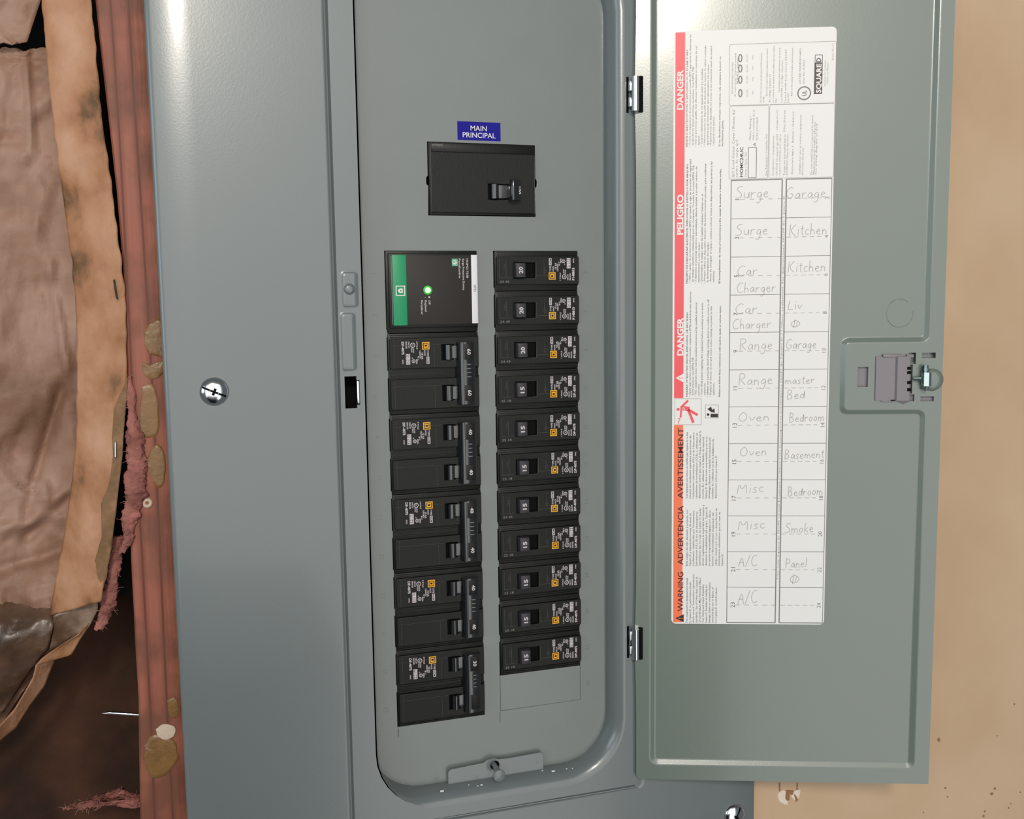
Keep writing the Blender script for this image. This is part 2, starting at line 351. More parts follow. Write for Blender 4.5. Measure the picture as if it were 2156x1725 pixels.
# ---- deadfront
def col_outline(x0, x1, zt, zb, marks, nib=1.3, hh=1.7):
    out = [(x0, zt)]
    for z in marks: out += [(x0, z + hh + .8), (x0 + nib, z + hh), (x0 + nib, z - hh), (x0, z - hh - .8)]
    out += [(x0, zb), (x1, zb)]
    for z in reversed(marks): out += [(x1, z - hh - .8), (x1 - nib, z - hh), (x1 - nib, z + hh), (x1, z + hh + .8)]
    return out + [(x1, zt)]
ZT = 16.2; P = 25.4
mb = MB()
holes = [col_outline(-103.2, -44.6, ZT, -289.0, [ZT - P * k for k in range(2, 12)]),
         col_outline(-33.7, 23.4, ZT, -287.9, [ZT - P * k for k in range(1, 11)], 1.1),
         [(-75, 38), (-74.6, 56), (-75.8, 57), (-75.8, 61), (-74.8, 62), (-74.8, 82.6), (-5, 82.6), (-5, 62), (-4, 60.5), (-4, 57), (-5, 56), (-5, 37.8)],
         [(-34.1, -288.8), (-33.95, -288.8), (-33.95, -296), (-34.1, -296)], [(-102.9, -290.4), (-102.75, -290.4), (-102.75, -296), (-102.9, -296)]]
plate(mb, rrect(-121.2, 42.2, -331.2, 198.2, 33), holes, 0, 1.3, 'dead_paint', .2)
dead = mb.build('deadfront', panel, 35)
mb = MB(); plate(mb, rrect(-33.62, 23.3, -287.8, -263.4, .5, 2), [], -.02, 1.2, 'dead_paint', .25); mb.build('knockout', dead)
for k in range(12):
    for px, side, nn_ in ((797, -1, 2 * k + 1), (1234, 1, 2 * k + 2)):
        mb = MB(); z = 2.5 - P * k
        x = -108.8 if side < 0 else 30.2
        text(mb, str(nn_), (x, z), 3.0, (0, 1), -.02, 'dead_paint', ext=.06, align='C', bold=.0); mb.build('embossed_number', dead, 20)
mb = MB(); mb.box(-140, 62, 40, 42, -345, 215, 'blackdeep'); box_back = mb.build('enclosure_back', panel)
mb = MB()
mb.box(-190, -188.5, -8, 42, -380, 240, 'paint'); mb.box(112, 113.5, -8, 42, -380, 240, 'paint'); mb.build('enclosure_side', panel)

# ---- breakers
SQ = .97
def logo(mb, c, r, u, k='yellow', kd='label_black', y=0):
    """square frame holding a letter-like box; r half size; u reading direction"""
    v = (-u[1], u[0])
    def R(a0, a1, b0, b1, kk, yy):
        pts = [(c[0] + u[0] * a + v[0] * b, yy, c[1] + u[1] * a + v[1] * b) for a, b in ((a0, b0), (a1, b0), (a1, b1), (a0, b1))]
        mb.add(pts, [(0, 1, 2, 3)], kk)
    R(-r, r, -r, r, k, y); R(-r * .74, r * .74, -r * .74, r * .74, kd, y - .02); R(-r * .56, r * .56, -r * .56, r * .56, k, y - .04); R(-r * .28, r * .22, -r * .3, r * .3, kd, y - .06)
def ring(mb, c, r, w, y, k, n=20): mb.ribbon([(c[0] + r * math.cos(2 * PI * i / n), c[1] + r * math.sin(2 * PI * i / n)) for i in range(n)], w, y, k, True)
def breaker_label(c, u, code, variant=0, y=-3.1):
    """printed black label; c logo centre; u reading direction"""
    v = (-u[1], u[0]); mb = MB()
    def pt(a, b): return (c[0] + u[0] * a + v[0] * b, c[1] + u[1] * a + v[1] * b)
    q = [pt(-3.4, 2.9), pt(-3.4, -16), pt(12.2, -16), pt(12.2, 2.9)]
    mb.add([(p[0], y, p[1]) for p in q], [(0, 1, 2, 3)], 'label_black')
    yy = y - .05
    logo(mb, c, 2.35, u, y=yy)
    T = lambda s, a, b, h, L=None, kk='white', bo=.02: text(mb, s, pt(a, b - h / 2), h, u, yy, kk, L, bo)
    def blk(a0, a1, b0, b1, kk='white', dy=0): mb.add([(p[0], yy + dy, p[1]) for p in (pt(a0, b0), pt(a1, b0), pt(a1, b1), pt(a0, b1))], [(0, 1, 2, 3)], kk)
    T('TYPE', 2.8, 1.2, 1.2, 3.6); T('HACR', 2.8, -.7, 1.0, 3.4)
    blk(6.9, 11.4, .3, 2.1); text(mb, 'HOM', pt(7.3, .6), 1.15, u, yy - .02, 'label_black', 3.7, .03)
    T('10 kA', 4.4, -2.3, 1.3, 4); T('120/240V', 3, -3.7, 1.0, 5)
    T('40 C', 6.4, -4.9, .95, 2.6); T('60Hz', 8.2, -5.9, 1.0, 3)
    T('1 POLE' if variant == 0 else '2 POLE', -2.8, -5.5, .9, 4.8)
    ring(mb, pt(-.5, -8.3), 1.35, .4, yy, 'white'); T('UL', -1.2, -8.3, 1.0, 1.4)
    T('LISTED', 1.3, -7.9, .8, 3); T('ISSUE', 1.3, -9.0, .8, 2.6)
    ring(mb, pt(9.4, -7.9), 1.1, .35, yy, 'white', 6); T('CSA', 8.6, -7.9, .8, 1.7); T('LR', 7, -8.6, .7, 1)
    blk(4.8, 11.4, -12.7, -10.1); text(mb, 'Cu 14-8', pt(5.1, -11.3), .85, u, yy - .02, 'label_black', 5.8, .02); text(mb, 'Al 12-8', pt(5.1, -12.5), .85, u, yy - .02, 'label_black', 5.8, .02)
    T('CIRCUIT', -2.8, -10.7, .95, 4); T('BREAKER', -2.8, -12.3, .95, 4.4)
    T(code, -2.8, -14.5, 1.6, 8 if len(code) < 8 else 8.8, bo=.035); T('SWD', 8.3, -14.7, .9, 2.8)
    return mb
def pole_body(mb, zt):                       # one pole: lower shoulder with ribs; returns nothing
    mb.box(-33.2, 22.9, -.9, 26, zt - P + .12, zt - .12, 'black', .35)
right_meta = []
def mk_right():
    zt = ZT
    mb = MB(); pole_body(mb, zt)
    for z in (zt - 1.0, zt - 2.4, zt - P + 1.4, zt - P + 2.6): mb.box(-31.5, 22.5, -1.35, 0, z - .22, z + .22, 'black')
    slot = [(-21.3, 7.6 - 8.7), (-6.8, 7.6 - 8.7), (-6.8, 8.7), (-21.3, 8.7)]
    plate(mb, rrect(-32.4, 23.2, -5.2, 12.7, .9, 3), [slot], -3.05, -.5, 'black', .35)
    mb.rect(-22, -6, -2, 9.5, -1.0, 'blackdeep')
    for x0, x1, z0, z1 in ((-6.2, 2.0, 0.15, .45), (-6.3, -6.0, -.9, 9), (-30.6, -23, -1.0, -.7), (-30.8, -30.5, -1, 11), (-26.4, -26.1, -.8, 10), (-.9, -.6, 1, 11)):
        mb.box(x0, x1, -3.2, -3, z0, z1, 'edge')
    text(mb, 'ON', (-26.2, 4), 2.0, (0, 1), -3.08, 'toggle', bold=0); text(mb, 'OFF', (.6, 6.8), 1.5, (0, 1), -3.08, 'black', ext=.08, bold=0); ring(mb, (-.6, 3.2), 1, .25, -3.15, 'toggle')
    body = mb.build('body', None, 35).data
    mb = MB()
    pts = [(x, -1.0, z) for x in (-21.2, -12.6) for z in (-1.0, 8.6)] + [(x, -7.2, z) for x in (-20.6, -14.2) for z in (-.7, 8.3)]
    mb.hull(pts, 'toggle', .4); mb.box(-20.3, -19.9, -7.45, -7, -.3, 7.9, 'toggle'); mb.box(-15.1, -14.7, -7.45, -7, -.3, 7.9, 'toggle')
    tog = mb.build('toggle', None, 35).data
    return body, tog
body_me, tog_me = mk_right()
for nm in ('body', 'toggle'): bpy.data.objects.remove(bpy.data.objects[nm])
def link(name, me, parent, loc=(0, 0, 0)):
    o = bpy.data.objects.new(name, me); COL.objects.link(o); o.parent = parent; o.location = loc; return o
def mesh_only(mb, name, sm=30):
    o = mb.build(name, None, sm); me = o.data; bpy.data.objects.remove(o); return me
lab20 = mesh_only(breaker_label((3.4 + 1.5, 0.2), (0, 1), 'P148813'), 'label'); lab15 = mesh_only(breaker_label((3.4 + 1.5, .2), (0, 1), 'DP-4075'), 'label')
nums = {}
for s in ('20', '15'):
    mb = MB(); text(mb, s, (-16.0, 3.8), 2.7, (0, 1), -7.26, 'white', 4.2, .03, align='C'); nums[s] = mesh_only(mb, 'rating_number')
dates = {}
for s in ('24 45', '24 49', '25 18', '24 26'):
    mb = MB(); text(mb, s, (-30.6, -4.0), 1.5, (1, 0), -3.1, 'inksoft', 6.4, .0); dates[s] = mesh_only(mb, 'date_code')
seq = [('20', '24 45'), ('20', '24 49'), ('20', '24 49')] + [('15', d) for d in ('25 18', '25 18', '25 18', '24 26', '25 18', '25 18', '25 18', '25 18')]
ordn = ['topmost', 'second from top', 'third from top', 'fourth from top', 'fifth from top', 'sixth and middle one', 'seventh from top', 'fourth from bottom', 'third from bottom', 'second from bottom', 'bottom one, above the blank grey knockout']
for k, (amp, dt) in enumerate(seq):
    b = empty('circuit_breaker', (0, 0, -P * k * MM))
    tag(b, 'black single-pole breaker with grey %s handle, right column, %s' % (amp, ordn[k]), 'circuit breaker', 'single-pole breakers in the right column')
    link('body', body_me, b); t = link('toggle', tog_me, b, (random.uniform(-.0006, .0004), 0, 0)); link('rating_number', nums[amp], t)
    link('label', lab20 if amp == '20' else lab15, b, (random.uniform(-.0003, .0004), 0, random.uniform(-.0004, .0004))); link('date_code', dates[dt], b)
# two-pole breakers (left column)
def mk_left(nums2):
    mb = MB(); zt = 0; H = 2 * P
    mb.box(-102.8, -45, -.9, 26, zt - H + .12, zt - .12, 'black', .35)
    for z in (-1.1, -2.3, -23.2, -24.4, -26.6, -27.6, -H + 1.1, -H + 2.3): mb.box(-101.5, -61, -1.4, 0, z - .22, z + .22, 'black')
    for z1, z0, s1, s0 in ((-3.0, -22.0, -7.5, -17.2), (-28.6, -47.6, -33.2, -43)):
        plate(mb, rrect(-102.0, -45.2, z0, z1, .9, 3), [[(-69.2, s0), (-61.4, s0), (-61.4, s1), (-69.2, s1)]], -3.05, -.5, 'black', .35)
        mb.rect(-70, -61, s0 - 1, s1 + 1, -.95, 'blackdeep')
        mb.box(-99.55, -99.35, -3.2, -3, z0 + .4, z1 - .4, 'edge'); mb.box(-74.15, -73.95, -3.2, -3, z0 + .4, z1 - 5, 'edge')
        mb.box(-101, -70, -3.2, -3, z1 - 4.55, z1 - 4.35, 'edge')
    body = mesh_only(mb, 'body', 35)
    mb = MB()
    for s1, s0 in ((-7.5, -17.2), (-33.2, -43)):
        mb.tube([(-65.0, -3.2, s0 + .3), (-65.0, -3.2, s1 - .3)], 2.5, 'handle', 24)
        mb.box(-64.5, -58.5, -3.4, -1.2, s0 + .8, s1 - .8, 'handle', .3)
    prof_ = [(-60.2, -1.5), (-59.6, -5.2), (-58.2, -7.6), (-57.4, -8.2), (-56.6, -8.2), (-56.0, -7.0), (-49.6, -7.0), (-48.6, -6.2), (-48.2, -1.5)]
    z1, z0 = -6.2, -45.4; n = len(prof_)
    mb.add([(p[0], p[1], z) for z in (z0, z1) for p in prof_], [(i, i + 1, n + i + 1, n + i) for i in range(n - 1)] + [tuple(range(n))[::-1], tuple(range(n, 2 * n))], 'handle')
    for zc in (-12.3, -38.3):
        mb.box(-55.2, -50.2, -7.25, -6.9, zc - 4.9, zc + 4.9, 'label_black', .1); mb.box(-55.6, -55.3, -7.5, -6.9, zc - 4.9, zc + 4.9, 'toggle')
    for i in range(4): mb.box(-54.5, -50.5, -7.4, -6.9, -20.6 - i * 2.6, -19.8 - i * 2.6, 'handle', .1)
    tie = mesh_only(mb, 'tie_handle', 40)
    return body, tie
lb_me, tie_me = mk_left(None)
lab2 = mesh_only(breaker_label((-79.8, -7.9), (0, -1), 'DP-4075', 1), 'label')
names_l = [('60', '60', 'topmost one, directly below the green-striped surge protector'), ('40', '40', 'second, the upper of three 40s'), ('40', '40', 'third, the middle of three 40s'), ('40', '40', 'fourth, the lowest of three 40s'), ('30', None, 'bottom one, its lower handle bare of number')]
for k, (n1, n2, txt) in enumerate(names_l):
    zt = ZT - 2 * P * (k + 1)
    b = empty('double_pole_breaker', (0, 0, zt * MM)); tag(b, 'wide black double-pole breaker marked %s, left column, %s' % (n1, txt), 'circuit breaker', 'double-pole breakers in the left column')
    link('body', lb_me, b); t = link('tie_handle', tie_me, b); link('label', lab2, b, (random.uniform(-.0004, .0006), 0, random.uniform(-.0006, .0004)))
    for s, zc in ((n1, -12.3), (n2, -38.3)):
        if s:
            mb = MB(); text(mb, s, (-53.7, zc), 2.3, (0, -1), -7.3, 'white', 3.6, .025, align='C'); mb.build('rating_number', t)
# main breaker
b = empty('main_breaker', (0, 0, 0)); tag(b, 'large black main breaker with small 100 handle, under the blue sticker', 'circuit breaker')
mb = MB(); mb.box(-74.4, -5.4, -1.5, 28, 38.3, 82.2, 'black', .5)
plate(mb, rrect(-73.2, -6.6, 39.4, 76.4, .9, 3), [[(-37.2, 48), (-20.5, 48), (-20.5, 57.4), (-37.2, 57.4)]], -3.6, -1, 'black', .5)
mb.box(-73, -7, -2.6, -1, 76.3, 81.6, 'black', .5); mb.rect(-38, -20, 47, 58, -1.6, 'blackdeep')
mb.box(-37.6, -34, -3.75, -3.5, 58, 70, 'black'); mb.box(-24.6, -21.6, -3.75, -3.5, 58, 70, 'black'); mb.build('body', b, 35)
mb = MB(); mb.box(-73.9, -73.1, -3.5, -1.4, 39.5, 81.6, 'edge', .25); mb.build('side_ridge', b)
mb = MB(); mb.box(-7, -6.2, -3.4, -1.4, 39.5, 76, 'handle', .2); mb.build('side_ridge', b)
mb = MB(); mb.tube([(-33.2, -3.8, 48.3), (-33.2, -3.8, 57.1)], 2.6, 'handle', 24); mb.box(-32.4, -24, -4.6, -1.7, 48.6, 56.9, 'handle', .3)
mb.hull([(x, y, z) for x, y, q in ((-24.6, -1.6, 0), (-24.0, -9.6, .4), (-22.6, -10.4, .5), (-21.2, -9.6, .4), (-17.2, -8.8, .6), (-16.6, -3, .6), (-16.4, -1.6, .6)) for z in (46.6 + q, 60.2 - q)], 'handle', .3)
t = mb.build('toggle', b, 40)
mb = MB(); mb.box(-28.9, -25.4, -4.75, -4.5, 48.8, 56.6, 'green_win' if 'green_win' in M else 'toggle', .05); mb.build('indicator', t)
mb = MB(); text(mb, '100', (-19.6, 53.2), 2.0, (0, -1), -9.3, 'white', 4.6, .02, align='C'); mb.build('rating_number', t)
mb = MB(); text(mb, 'HOMELINE', (-72.4, 80.0), 1.1, (1, 0), -2.66, 'inksoft', 6.6, .02); mb.build('lettering', b)
# blue sticker
mb = MB(); mb.box(-55.5, -27.7, -.18, 0, 84.3, 95.6, 'blue')
bs = mb.build('main_sticker'); tag(bs, 'small blue sticker reading MAIN PRINCIPAL above the main breaker', 'sticker')
mb = MB(); text(mb, 'MAIN', (-41.9, 90.2), 3.2, (1, -.0), -.24, 'whitetag', 10.4, .004, align='C', res=4); text(mb, 'PRINCIPAL', (-41.6, 86.0), 3.2, (1, 0), -.24, 'whitetag', 21.2, .004, align='C', res=4); mb.build('lettering', bs)
# surge protector
b = empty('surge_protector', (0, 0, 0)); tag(b, 'black surge protector with green stripe and lit green LED, top of left column', 'surge protector')
mb = MB(); mb.box(-102.9, -45.0, -1, 28, -34.4, 16.1, 'black', .4); mb.box(-101.6, -45.2, -3.2, -1, -31.3, 14.6, 'black', .7); mb.build('body', b)
mb = MB(); mb.box(-99.2, -49.2, -3.5, -3, -29.4, 13.4, 'spd', .2); face = mb.build('face_plate', b)
mb = MB(); mb.box(-99.2, -90.6, -3.7, -3.2, -29.6, 13.5, 'green', .1); mb.rect(-99.9, -99.5, -29, 13, -3.4, 'inksoft'); st = mb.build('green_stripe', b)
mb = MB(); mb.box(-49.2, -45.3, -3.7, -3.2, -29.2, 13.5, 'whitetag', .1); wt = mb.build('white_tag', b)
mb = MB(); c = (-94.5, -8.3)
mb.rect(c[0] - 2.9, c[0] + 2.9, c[1] - 3.1, c[1] + 3.1, -3.74, 'inkwhite'); mb.rect(c[0] - 2.4, c[0] + 2.4, c[1] - 2.6, c[1] + 2.6, -3.76, 'green')
mb.flat([(c[0] + x, c[1] + z) for x, z in ((1.4, 1.3), (-.4, 1.3), (-1.3, .7), (-1.5, 0), (-1.3, -.7), (-.4, -1.3), (1.4, -1.3))], -3.78, 'inkwhite'); mb.rect(c[0] - .3, c[0] + .7, c[1] - .5, c[1] + .5, -3.8, 'green'); mb.build('logo', st)
mb = MB(); text(mb, 'SPD', (-47.9, -7.2), 1.7, (0, -1), -3.74, 'inkdark', 4.3, .0, align='C'); mb.build('lettering', wt)
mb = MB()
for s, x, z, L in (('HOM2175SB', -52.4, 11.2, 12), ('Surge Protective Device', -54.9, 11.2, 19.5), ('Parafoudre', -57.3, 11.2, 12)):
    text(mb, s, (x, z), 1.35, (0, -1), -3.56, 'white', L, .01)
mb.build('lettering', face); mb = MB()
for s, x, z, L in (('Off', -77.0, -14.4, 2.6), ('Replace/', -79.4, -14.4, 7.2), ('Remplacer', -81.8, -14.4, 8.8)):
    text(mb, s, (x, z), 1.35, (0, -1), -3.56, 'white', L, .01)
mb.build('lettering', face); mb = MB(); mb.rect(-77.0, -76, -13, -12, -3.56, 'white'); mb.rect(-79.3, -78.9, -12.8, -12.4, -3.56, 'white'); mb.build('status_key', face); mb = MB()
mb.rect(-61.6, -57.8, 6.6, 11.2, -3.56, 'mint'); ring(mb, (-59.8, 8.9), 1.2, .4, -3.6, 'inkwhite', 10); mb.ribbon([(-60.4, 8.6), (-59.7, 8.1), (-58.9, 9.6)], .4, -3.6, 'inkwhite'); mb.build('recycling_icon', face)
mb = MB(); mb.lathe([(1.7, .6), (1.7, -.1), (1.45, -.7), (.8, -1.1), (0, -1.2)], (-77.3, -3.6, -8.1), (0, 1, 0), 'led', 20); ld = mb.build('indicator_lamp', b, 60); ld['label'] = 'glowing green LED'
mb = MB(); mb.lathe([(2.9, .3), (2.8, .02), (1.6, -.12)], (-77.3, -3.6, -8.1), (0, 1, 0), 'halo', 24); mb.build('lamp_glow_ring', b, 60)  # glow around the LED shaped as a weakly emissive ring

# ================================================================== DOOR
def k2(px, py): u, z = dp(px, py); return (u * 1000, z * 1000)
def offset_path(pts, d):
    n = len(pts); out = []
    for i in range(n):
        a, b_, c = Vector(pts[i - 1]), Vector(pts[i]), Vector(pts[(i + 1) % n])
        e1 = (b_ - a).normalized(); e2 = (c - b_).normalized(); n1 = Vector((-e1.y, e1.x)); n2 = Vector((-e2.y, e2.x)); mm = (n1 + n2).normalized()
        out.append(tuple(b_ + mm * (d / max(.35, mm.dot(n1)))))
    return out
def rounded(pts, r, n=5):
    out = []; m_ = len(pts)
    for i in range(m_):
        a, b_, c = Vector(pts[i - 1]), Vector(pts[i]), Vector(pts[(i + 1) % m_]); d1 = (a - b_).normalized(); d2 = (c - b_).normalized()
        p, q = b_ + d1 * r, b_ + d2 * r
        for j in range(n + 1):
            t = j / n; out.append(tuple(p * (1 - t) ** 2 + b_ * 2 * t * (1 - t) + q * t * t))
    return out
ZTOP = 210.0
hz1 = (k2(1338, 160)[1], k2(1338, 235)[1]); hz2 = (k2(1338, 1325)[1], k2(1338, 1390)[1])
uR = k2(1991, 600)[0]; zB = k2(1340, 1641)[1]
lf = []
for z in [zB + 3] + list(range(-320, 211, 10)) + [ZTOP]:
    h = min(abs(z - sum(hz1) / 2), abs(z - sum(hz2) / 2)); lf.append((.7 - .9 * math.exp(-(h / 28) ** 2), z))
outer = [(2.5, zB), (uR, zB), (uR, ZTOP)] + lf[::-1][1:]
u1 = (k2(1368, 100)[0] + k2(1385, 100)[0]) / 2; u2 = (k2(1949, 600)[0] + k2(1962, 600)[0]) / 2
za = k2(1850, 868)[1]; zb_ = (k2(1780, 709)[1] + k2(1780, 725)[1]) / 2; u3 = (k2(1767, 850)[0] + k2(1780, 850)[0]) / 2; zc = (k2(1450, 1600)[1] + k2(1450, 1613)[1]) / 2
pan = rounded([(u1, zc), (u2 - 1, zc), (u2 - 1, za), (u3, za), (u3, zb_), (u2, zb_), (u2, ZTOP - 9), (u1, ZTOP - 9)], 4.2)
prf = [(-2.5, 0), (-2.0, .03), (-1.4, .16), (-.9, .4), (.9, 1.25), (1.4, 1.49), (2.0, 1.62), (2.5, 1.65)]
paths = [[(p[0], yy, p[1]) for p in offset_path(pan, d)] for d, yy in prf]
mb = MB()
def hr(x0, y0, x1, y1):
    a_, b_ = k2(x0, y0), k2(x1, y1); return [(a_[0], b_[1]), (b_[0], b_[1]), (b_[0], a_[1]), (a_[0], a_[1])]
slots = [hr(1806, 773, 1827, 815), hr(1941, 743, 1970, 754), hr(1938, 835, 1966, 845), hr(1913, 743, 1928, 767), hr(1911, 768, 1920, 829), hr(1912, 831, 1925, 845)]
mb.flat(outer, 0, 'door_paint', [[(p[0], p[2]) for p in paths[0]]] + slots)
n = len(pan)
for A_, B_ in zip(paths, paths[1:]): mb.add(A_ + B_, [(i, (i + 1) % n, n + (i + 1) % n, n + i) for i in range(n)], 'door_paint')
mb.flat([(p[0], p[2]) for p in paths[-1]], 1.65, 'door_paint')
for p in [outer] + slots:                      # turned edges
    n = len(p); hh = 4.5 if p is outer else 1.2
    mb.add([(q[0], y, q[1]) for y in (0, hh) for q in p], [(i, (i + 1) % n, n + (i + 1) % n, n + i) for i in range(n)], 'door_paint')
mb.rect(.5, uR - .5, zB + .5, ZTOP - .5, 4.5, 'door_paint')
door = mb.build('door', panel, 50); door.location = DO; door.rotation_euler = (0, 0, -ANG)
# shallow round knock-out mark
mb = MB(); c = k2(1896, 660)
mb.tube([(c[0] + 8.3 * math.cos(t * PI / 20), 1.72, c[1] + 9.0 * math.sin(t * PI / 20)) for t in range(6, 42)], .28, 'door_paint', 6); mb.build('round_knockout', door)
# lilac backing seen through the slots + latch
mb = MB(); a_, b_ = k2(1795, 765), k2(1975, 852); mb.box(a_[0], b_[0], 2.6, 4.2, b_[1], a_[1], 'lilac'); mb.build('latch_backing', door)
mb = MB(); p0, p1 = k2(1843, 751), k2(1913, 843); um = k2(1886, 800)[0]
prof_ = [(p0[0], .2), (p0[0] + .3, -1.0), (um - 6, -1.2), (um - 1, -1.5), (um, -2.9), (um + 1, -3.1), (p1[0] - .6, -2.6), (p1[0], .2)]
n = len(prof_); mb.add([(q[0], q[1], z) for z in (p1[1], p0[1]) for q in prof_], [(i, i + 1, n + i + 1, n + i) for i in range(n - 1)] + [tuple(range(n))[::-1], tuple(range(n, 2 * n))], 'lilac')
mb.box(um - 9, um + 3, -2.2, .3, p0[1] - .5, p0[1] + 1.4, 'lilac', .2); mb.box(um + 6, um + 10.5, -1.8, .3, p0[1] - .6, p0[1] + 1.2, 'lilac', .2)
mb.box(um - 9, um - 2, -1.2, .3, p1[1] - 1.0, p1[1], 'lilac', .2); mb.hull([(um + 1, -.3, p1[1]), (um + 9, -.3, p1[1]), (um + 5, -.3, p1[1] - 2.6), (um + 1, -2, p1[1]), (um + 9, -2, p1[1])], 'lilac')
for z_ in (-.28, -.5): pass
L_ = mb.build('latch', door, 35); L_['label'] = 'lilac-grey plastic slide latch'
mb = MB()
for yy in (775, 784, 805, 820):
    c = k2(1911, yy); mb.box(c[0] - 1.3, c[0] + 1.3, -2.95, -1, c[1] - 1.0, c[1] + 1.0, 'blackdeep', .3)
mb.box(p0[0] + 10, um + 5, -2.0, -.2, p1[1] - .1, p1[1] + .5, 'blackdeep'); mb.build('latch_notch', L_)
mb = MB(); c = k2(1960, 800)
mb.lathe([(7.4, 0), (7.1, -.5), (6.2, -1.2), (4.6, -1.8), (3, -2.1), (0, -2.2)], (c[0] + .6, 0.2, c[1]), (0, 1, 0), 'door_paint', 28); mb.build('lock_boss', door, 60)
mb = MB(); c = k2(1946, 797)
mb.tube([(c[0] - .2, -3.6, c[1] - 7.6), (c[0] - .2, -3.6, c[1] - 5)], [1.2, 2.2], 'zinc', 10); mb.tube([(c[0], -3.6, c[1] - 4.6), (c[0], -3.6, c[1] + 4.2)], 3.0, 'zinc', 6)
mb.tube([(c[0] - .6, -3.8, c[1] + 4.2), (c[0] - .6, -3.8, c[1] + 8.8)], 1.8, 'zinc', 8); mb.tube([(c[0] - .4, -3.8, c[1] + 5.6), (c[0] - .4, -3.8, c[1] + 6.6)], 2.7, 'zinc', 8)
mb.tube([(c[0] - 7.6, -2, c[1]), (c[0] - 3, -3, c[1])], [1.2, 1.5], 'zinc', 8); sc_ = mb.build('latch_screw', door, 40); sc_['label'] = 'bright zinc screw and spring clip of the latch'
# hinges
for i, (hz, (xa, ya, xb, yb)) in enumerate(((hz1, (1329, 160, 1352, 233)), (hz2, (1329, 1326, 1349, 1390)))):
    zt, zb2 = at(1338, ya, -.02).z * 1000, at(1338, yb, -.02).z * 1000
    mb = MB(); x = at(1340, 200, -.02).x * 1000
    mb.tube([(x, -18.6, zb2), (x, -18.6, zt)], 2.5, 'steel', 16); mb.box(x - 3.4, x - 1, -17.5, -11.5, zb2 + 3, zb2 + (zt - zb2) * .42, 'steel', .3); mb.box(x - 3.4, x - 1, -17.5, -11.5, zb2 + (zt - zb2) * .6, zt - 2, 'steel', .3)
    mb.box(x, x + 3.4, -18.6, -16.4, zb2 + .4, zt - .4, 'steel', .3); h = mb.build('hinge', panel, 40)
    h['label'] = 'bright steel hinge barrel'
    mb = MB(); mb.box(x + 2.4, x + 4.8, -19.6, -17.6, zb2 - .4, zt + .4, 'blackdeep'); mb.box(x - 4.2, x - 2.6, -13.9, -11.5, zb2 - .4, zt + .6, 'blackdeep'); mb.build('hinge_slot', h)

# ================================================================== CIRCUIT DIRECTORY STICKER
lab = empty('circuit_directory_label', DO, -ANG); tag(lab, 'large white circuit directory and warning sticker inside the open door', 'label')
LY = 1.65 - .12
def kl(px, py): return k2(px, py)
uL, zTt = kl(1419, 65); uRr = kl(1763.5, 53)[0]; zBt = kl(1416, 1315)[1]
mb = MB(); plate(mb, rrect(uL, uRr, zBt, zTt, 3, 5), [], LY, LY + .1, 'paper', .02); paper = mb.build('paper', lab)
Y1 = LY - .05; Y2 = LY - .1; Y3 = LY - .14; UP = (0, 1); RT = (1, 0)
ua, ub = kl(1421.5, 400)[0], kl(1441.5, 400)[0]
zr0, zr1, zo1 = kl(1430, 67)[1], kl(1430, 839)[1], kl(1430, 896)[1]
mb = MB(); mb.rect(ua, ub, zr1, zr0, Y1, 'red'); rs = mb.build('danger_stripe', lab)
mb = MB(); mb.rect(ua, ub, zBt + 1, zo1, Y1, 'orange'); os_ = mb.build('warning_stripe', lab)
mb = MB()
def stripe_text(mb, s, y0, y1, k, size=4.0, bold=.02, x=1438.5):
    a_, b_ = kl(x, y0), kl(x, y1); text(mb, s, a_, size, UP, Y2, k, b_[1] - a_[1], bold, res=4)
for s_, y0, y1, b0 in (('DANGER', 749, 669, .035), ('PELIGRO', 494, 409, .035), ('DANGER', 230, 146, .03)):
    stripe_text(mb, s_, y0, y1, 'inkwhite', 3.9, b0); mb.build('lettering', rs); mb = MB()
def tri(mb, px0, px1, py0, py1, k, kk):         # warning triangle, apex towards the left
    a_, b_ = kl(px0, py0), kl(px1, py1); zc_ = (a_[1] + b_[1]) / 2
    mb.flat([(a_[0], zc_), (b_[0], b_[1]), (b_[0], a_[1])], Y2, k)
    text(mb, '!', ((a_[0] * .1 + b_[0] * .9), zc_), (b_[0] - a_[0]) * .58, UP, Y3, kk, .55, .03, align='C')
tri(mb, 1423, 1440, 787, 806, 'inkwhite', 'red'); mb.build('warning_triangle', rs); mb = MB()
for s_, y0, y1 in (('WARNING', 1289, 1206), ('ADVERTENCIA', 1191, 1066), ('AVERTISSEMENT', 1051, 902)):
    stripe_text(mb, s_, y0, y1, 'maroon', 3.7, .015); mb.build('lettering', os_); mb = MB()
tri(mb, 1422.5, 1440, 1295, 1312, 'inkdark', 'orange'); mb.build('warning_triangle', os_)
def block(mb, lines, y0, y1, x0=1446, dx=6.25, size=1.15, k='ink', indent=1, hdr=True):
    a_, b_ = kl(x0, y0), kl(x0, y1); Lmax = b_[1] - a_[1]
    wmax = max(textmesh(s.strip('*'), .0)[2] for s in lines if s)
    for i, s in enumerate(lines):
        if not s: continue
        bold = .022 if s.startswith('*') else 0.01; s2 = s.strip('*'); bp_ = kl(x0 + dx * i + 2.2, y0)
        L = Lmax * textmesh(s2, .0)[2] / wmax
        text(mb, s2, (bp_[0], bp_[1] + (0 if s2[0] in '\u2022' or s.startswith('*') else .9 * indent)), size, UP, Y1, k, L - .9 * indent, bold, res=1)
mb = MB()
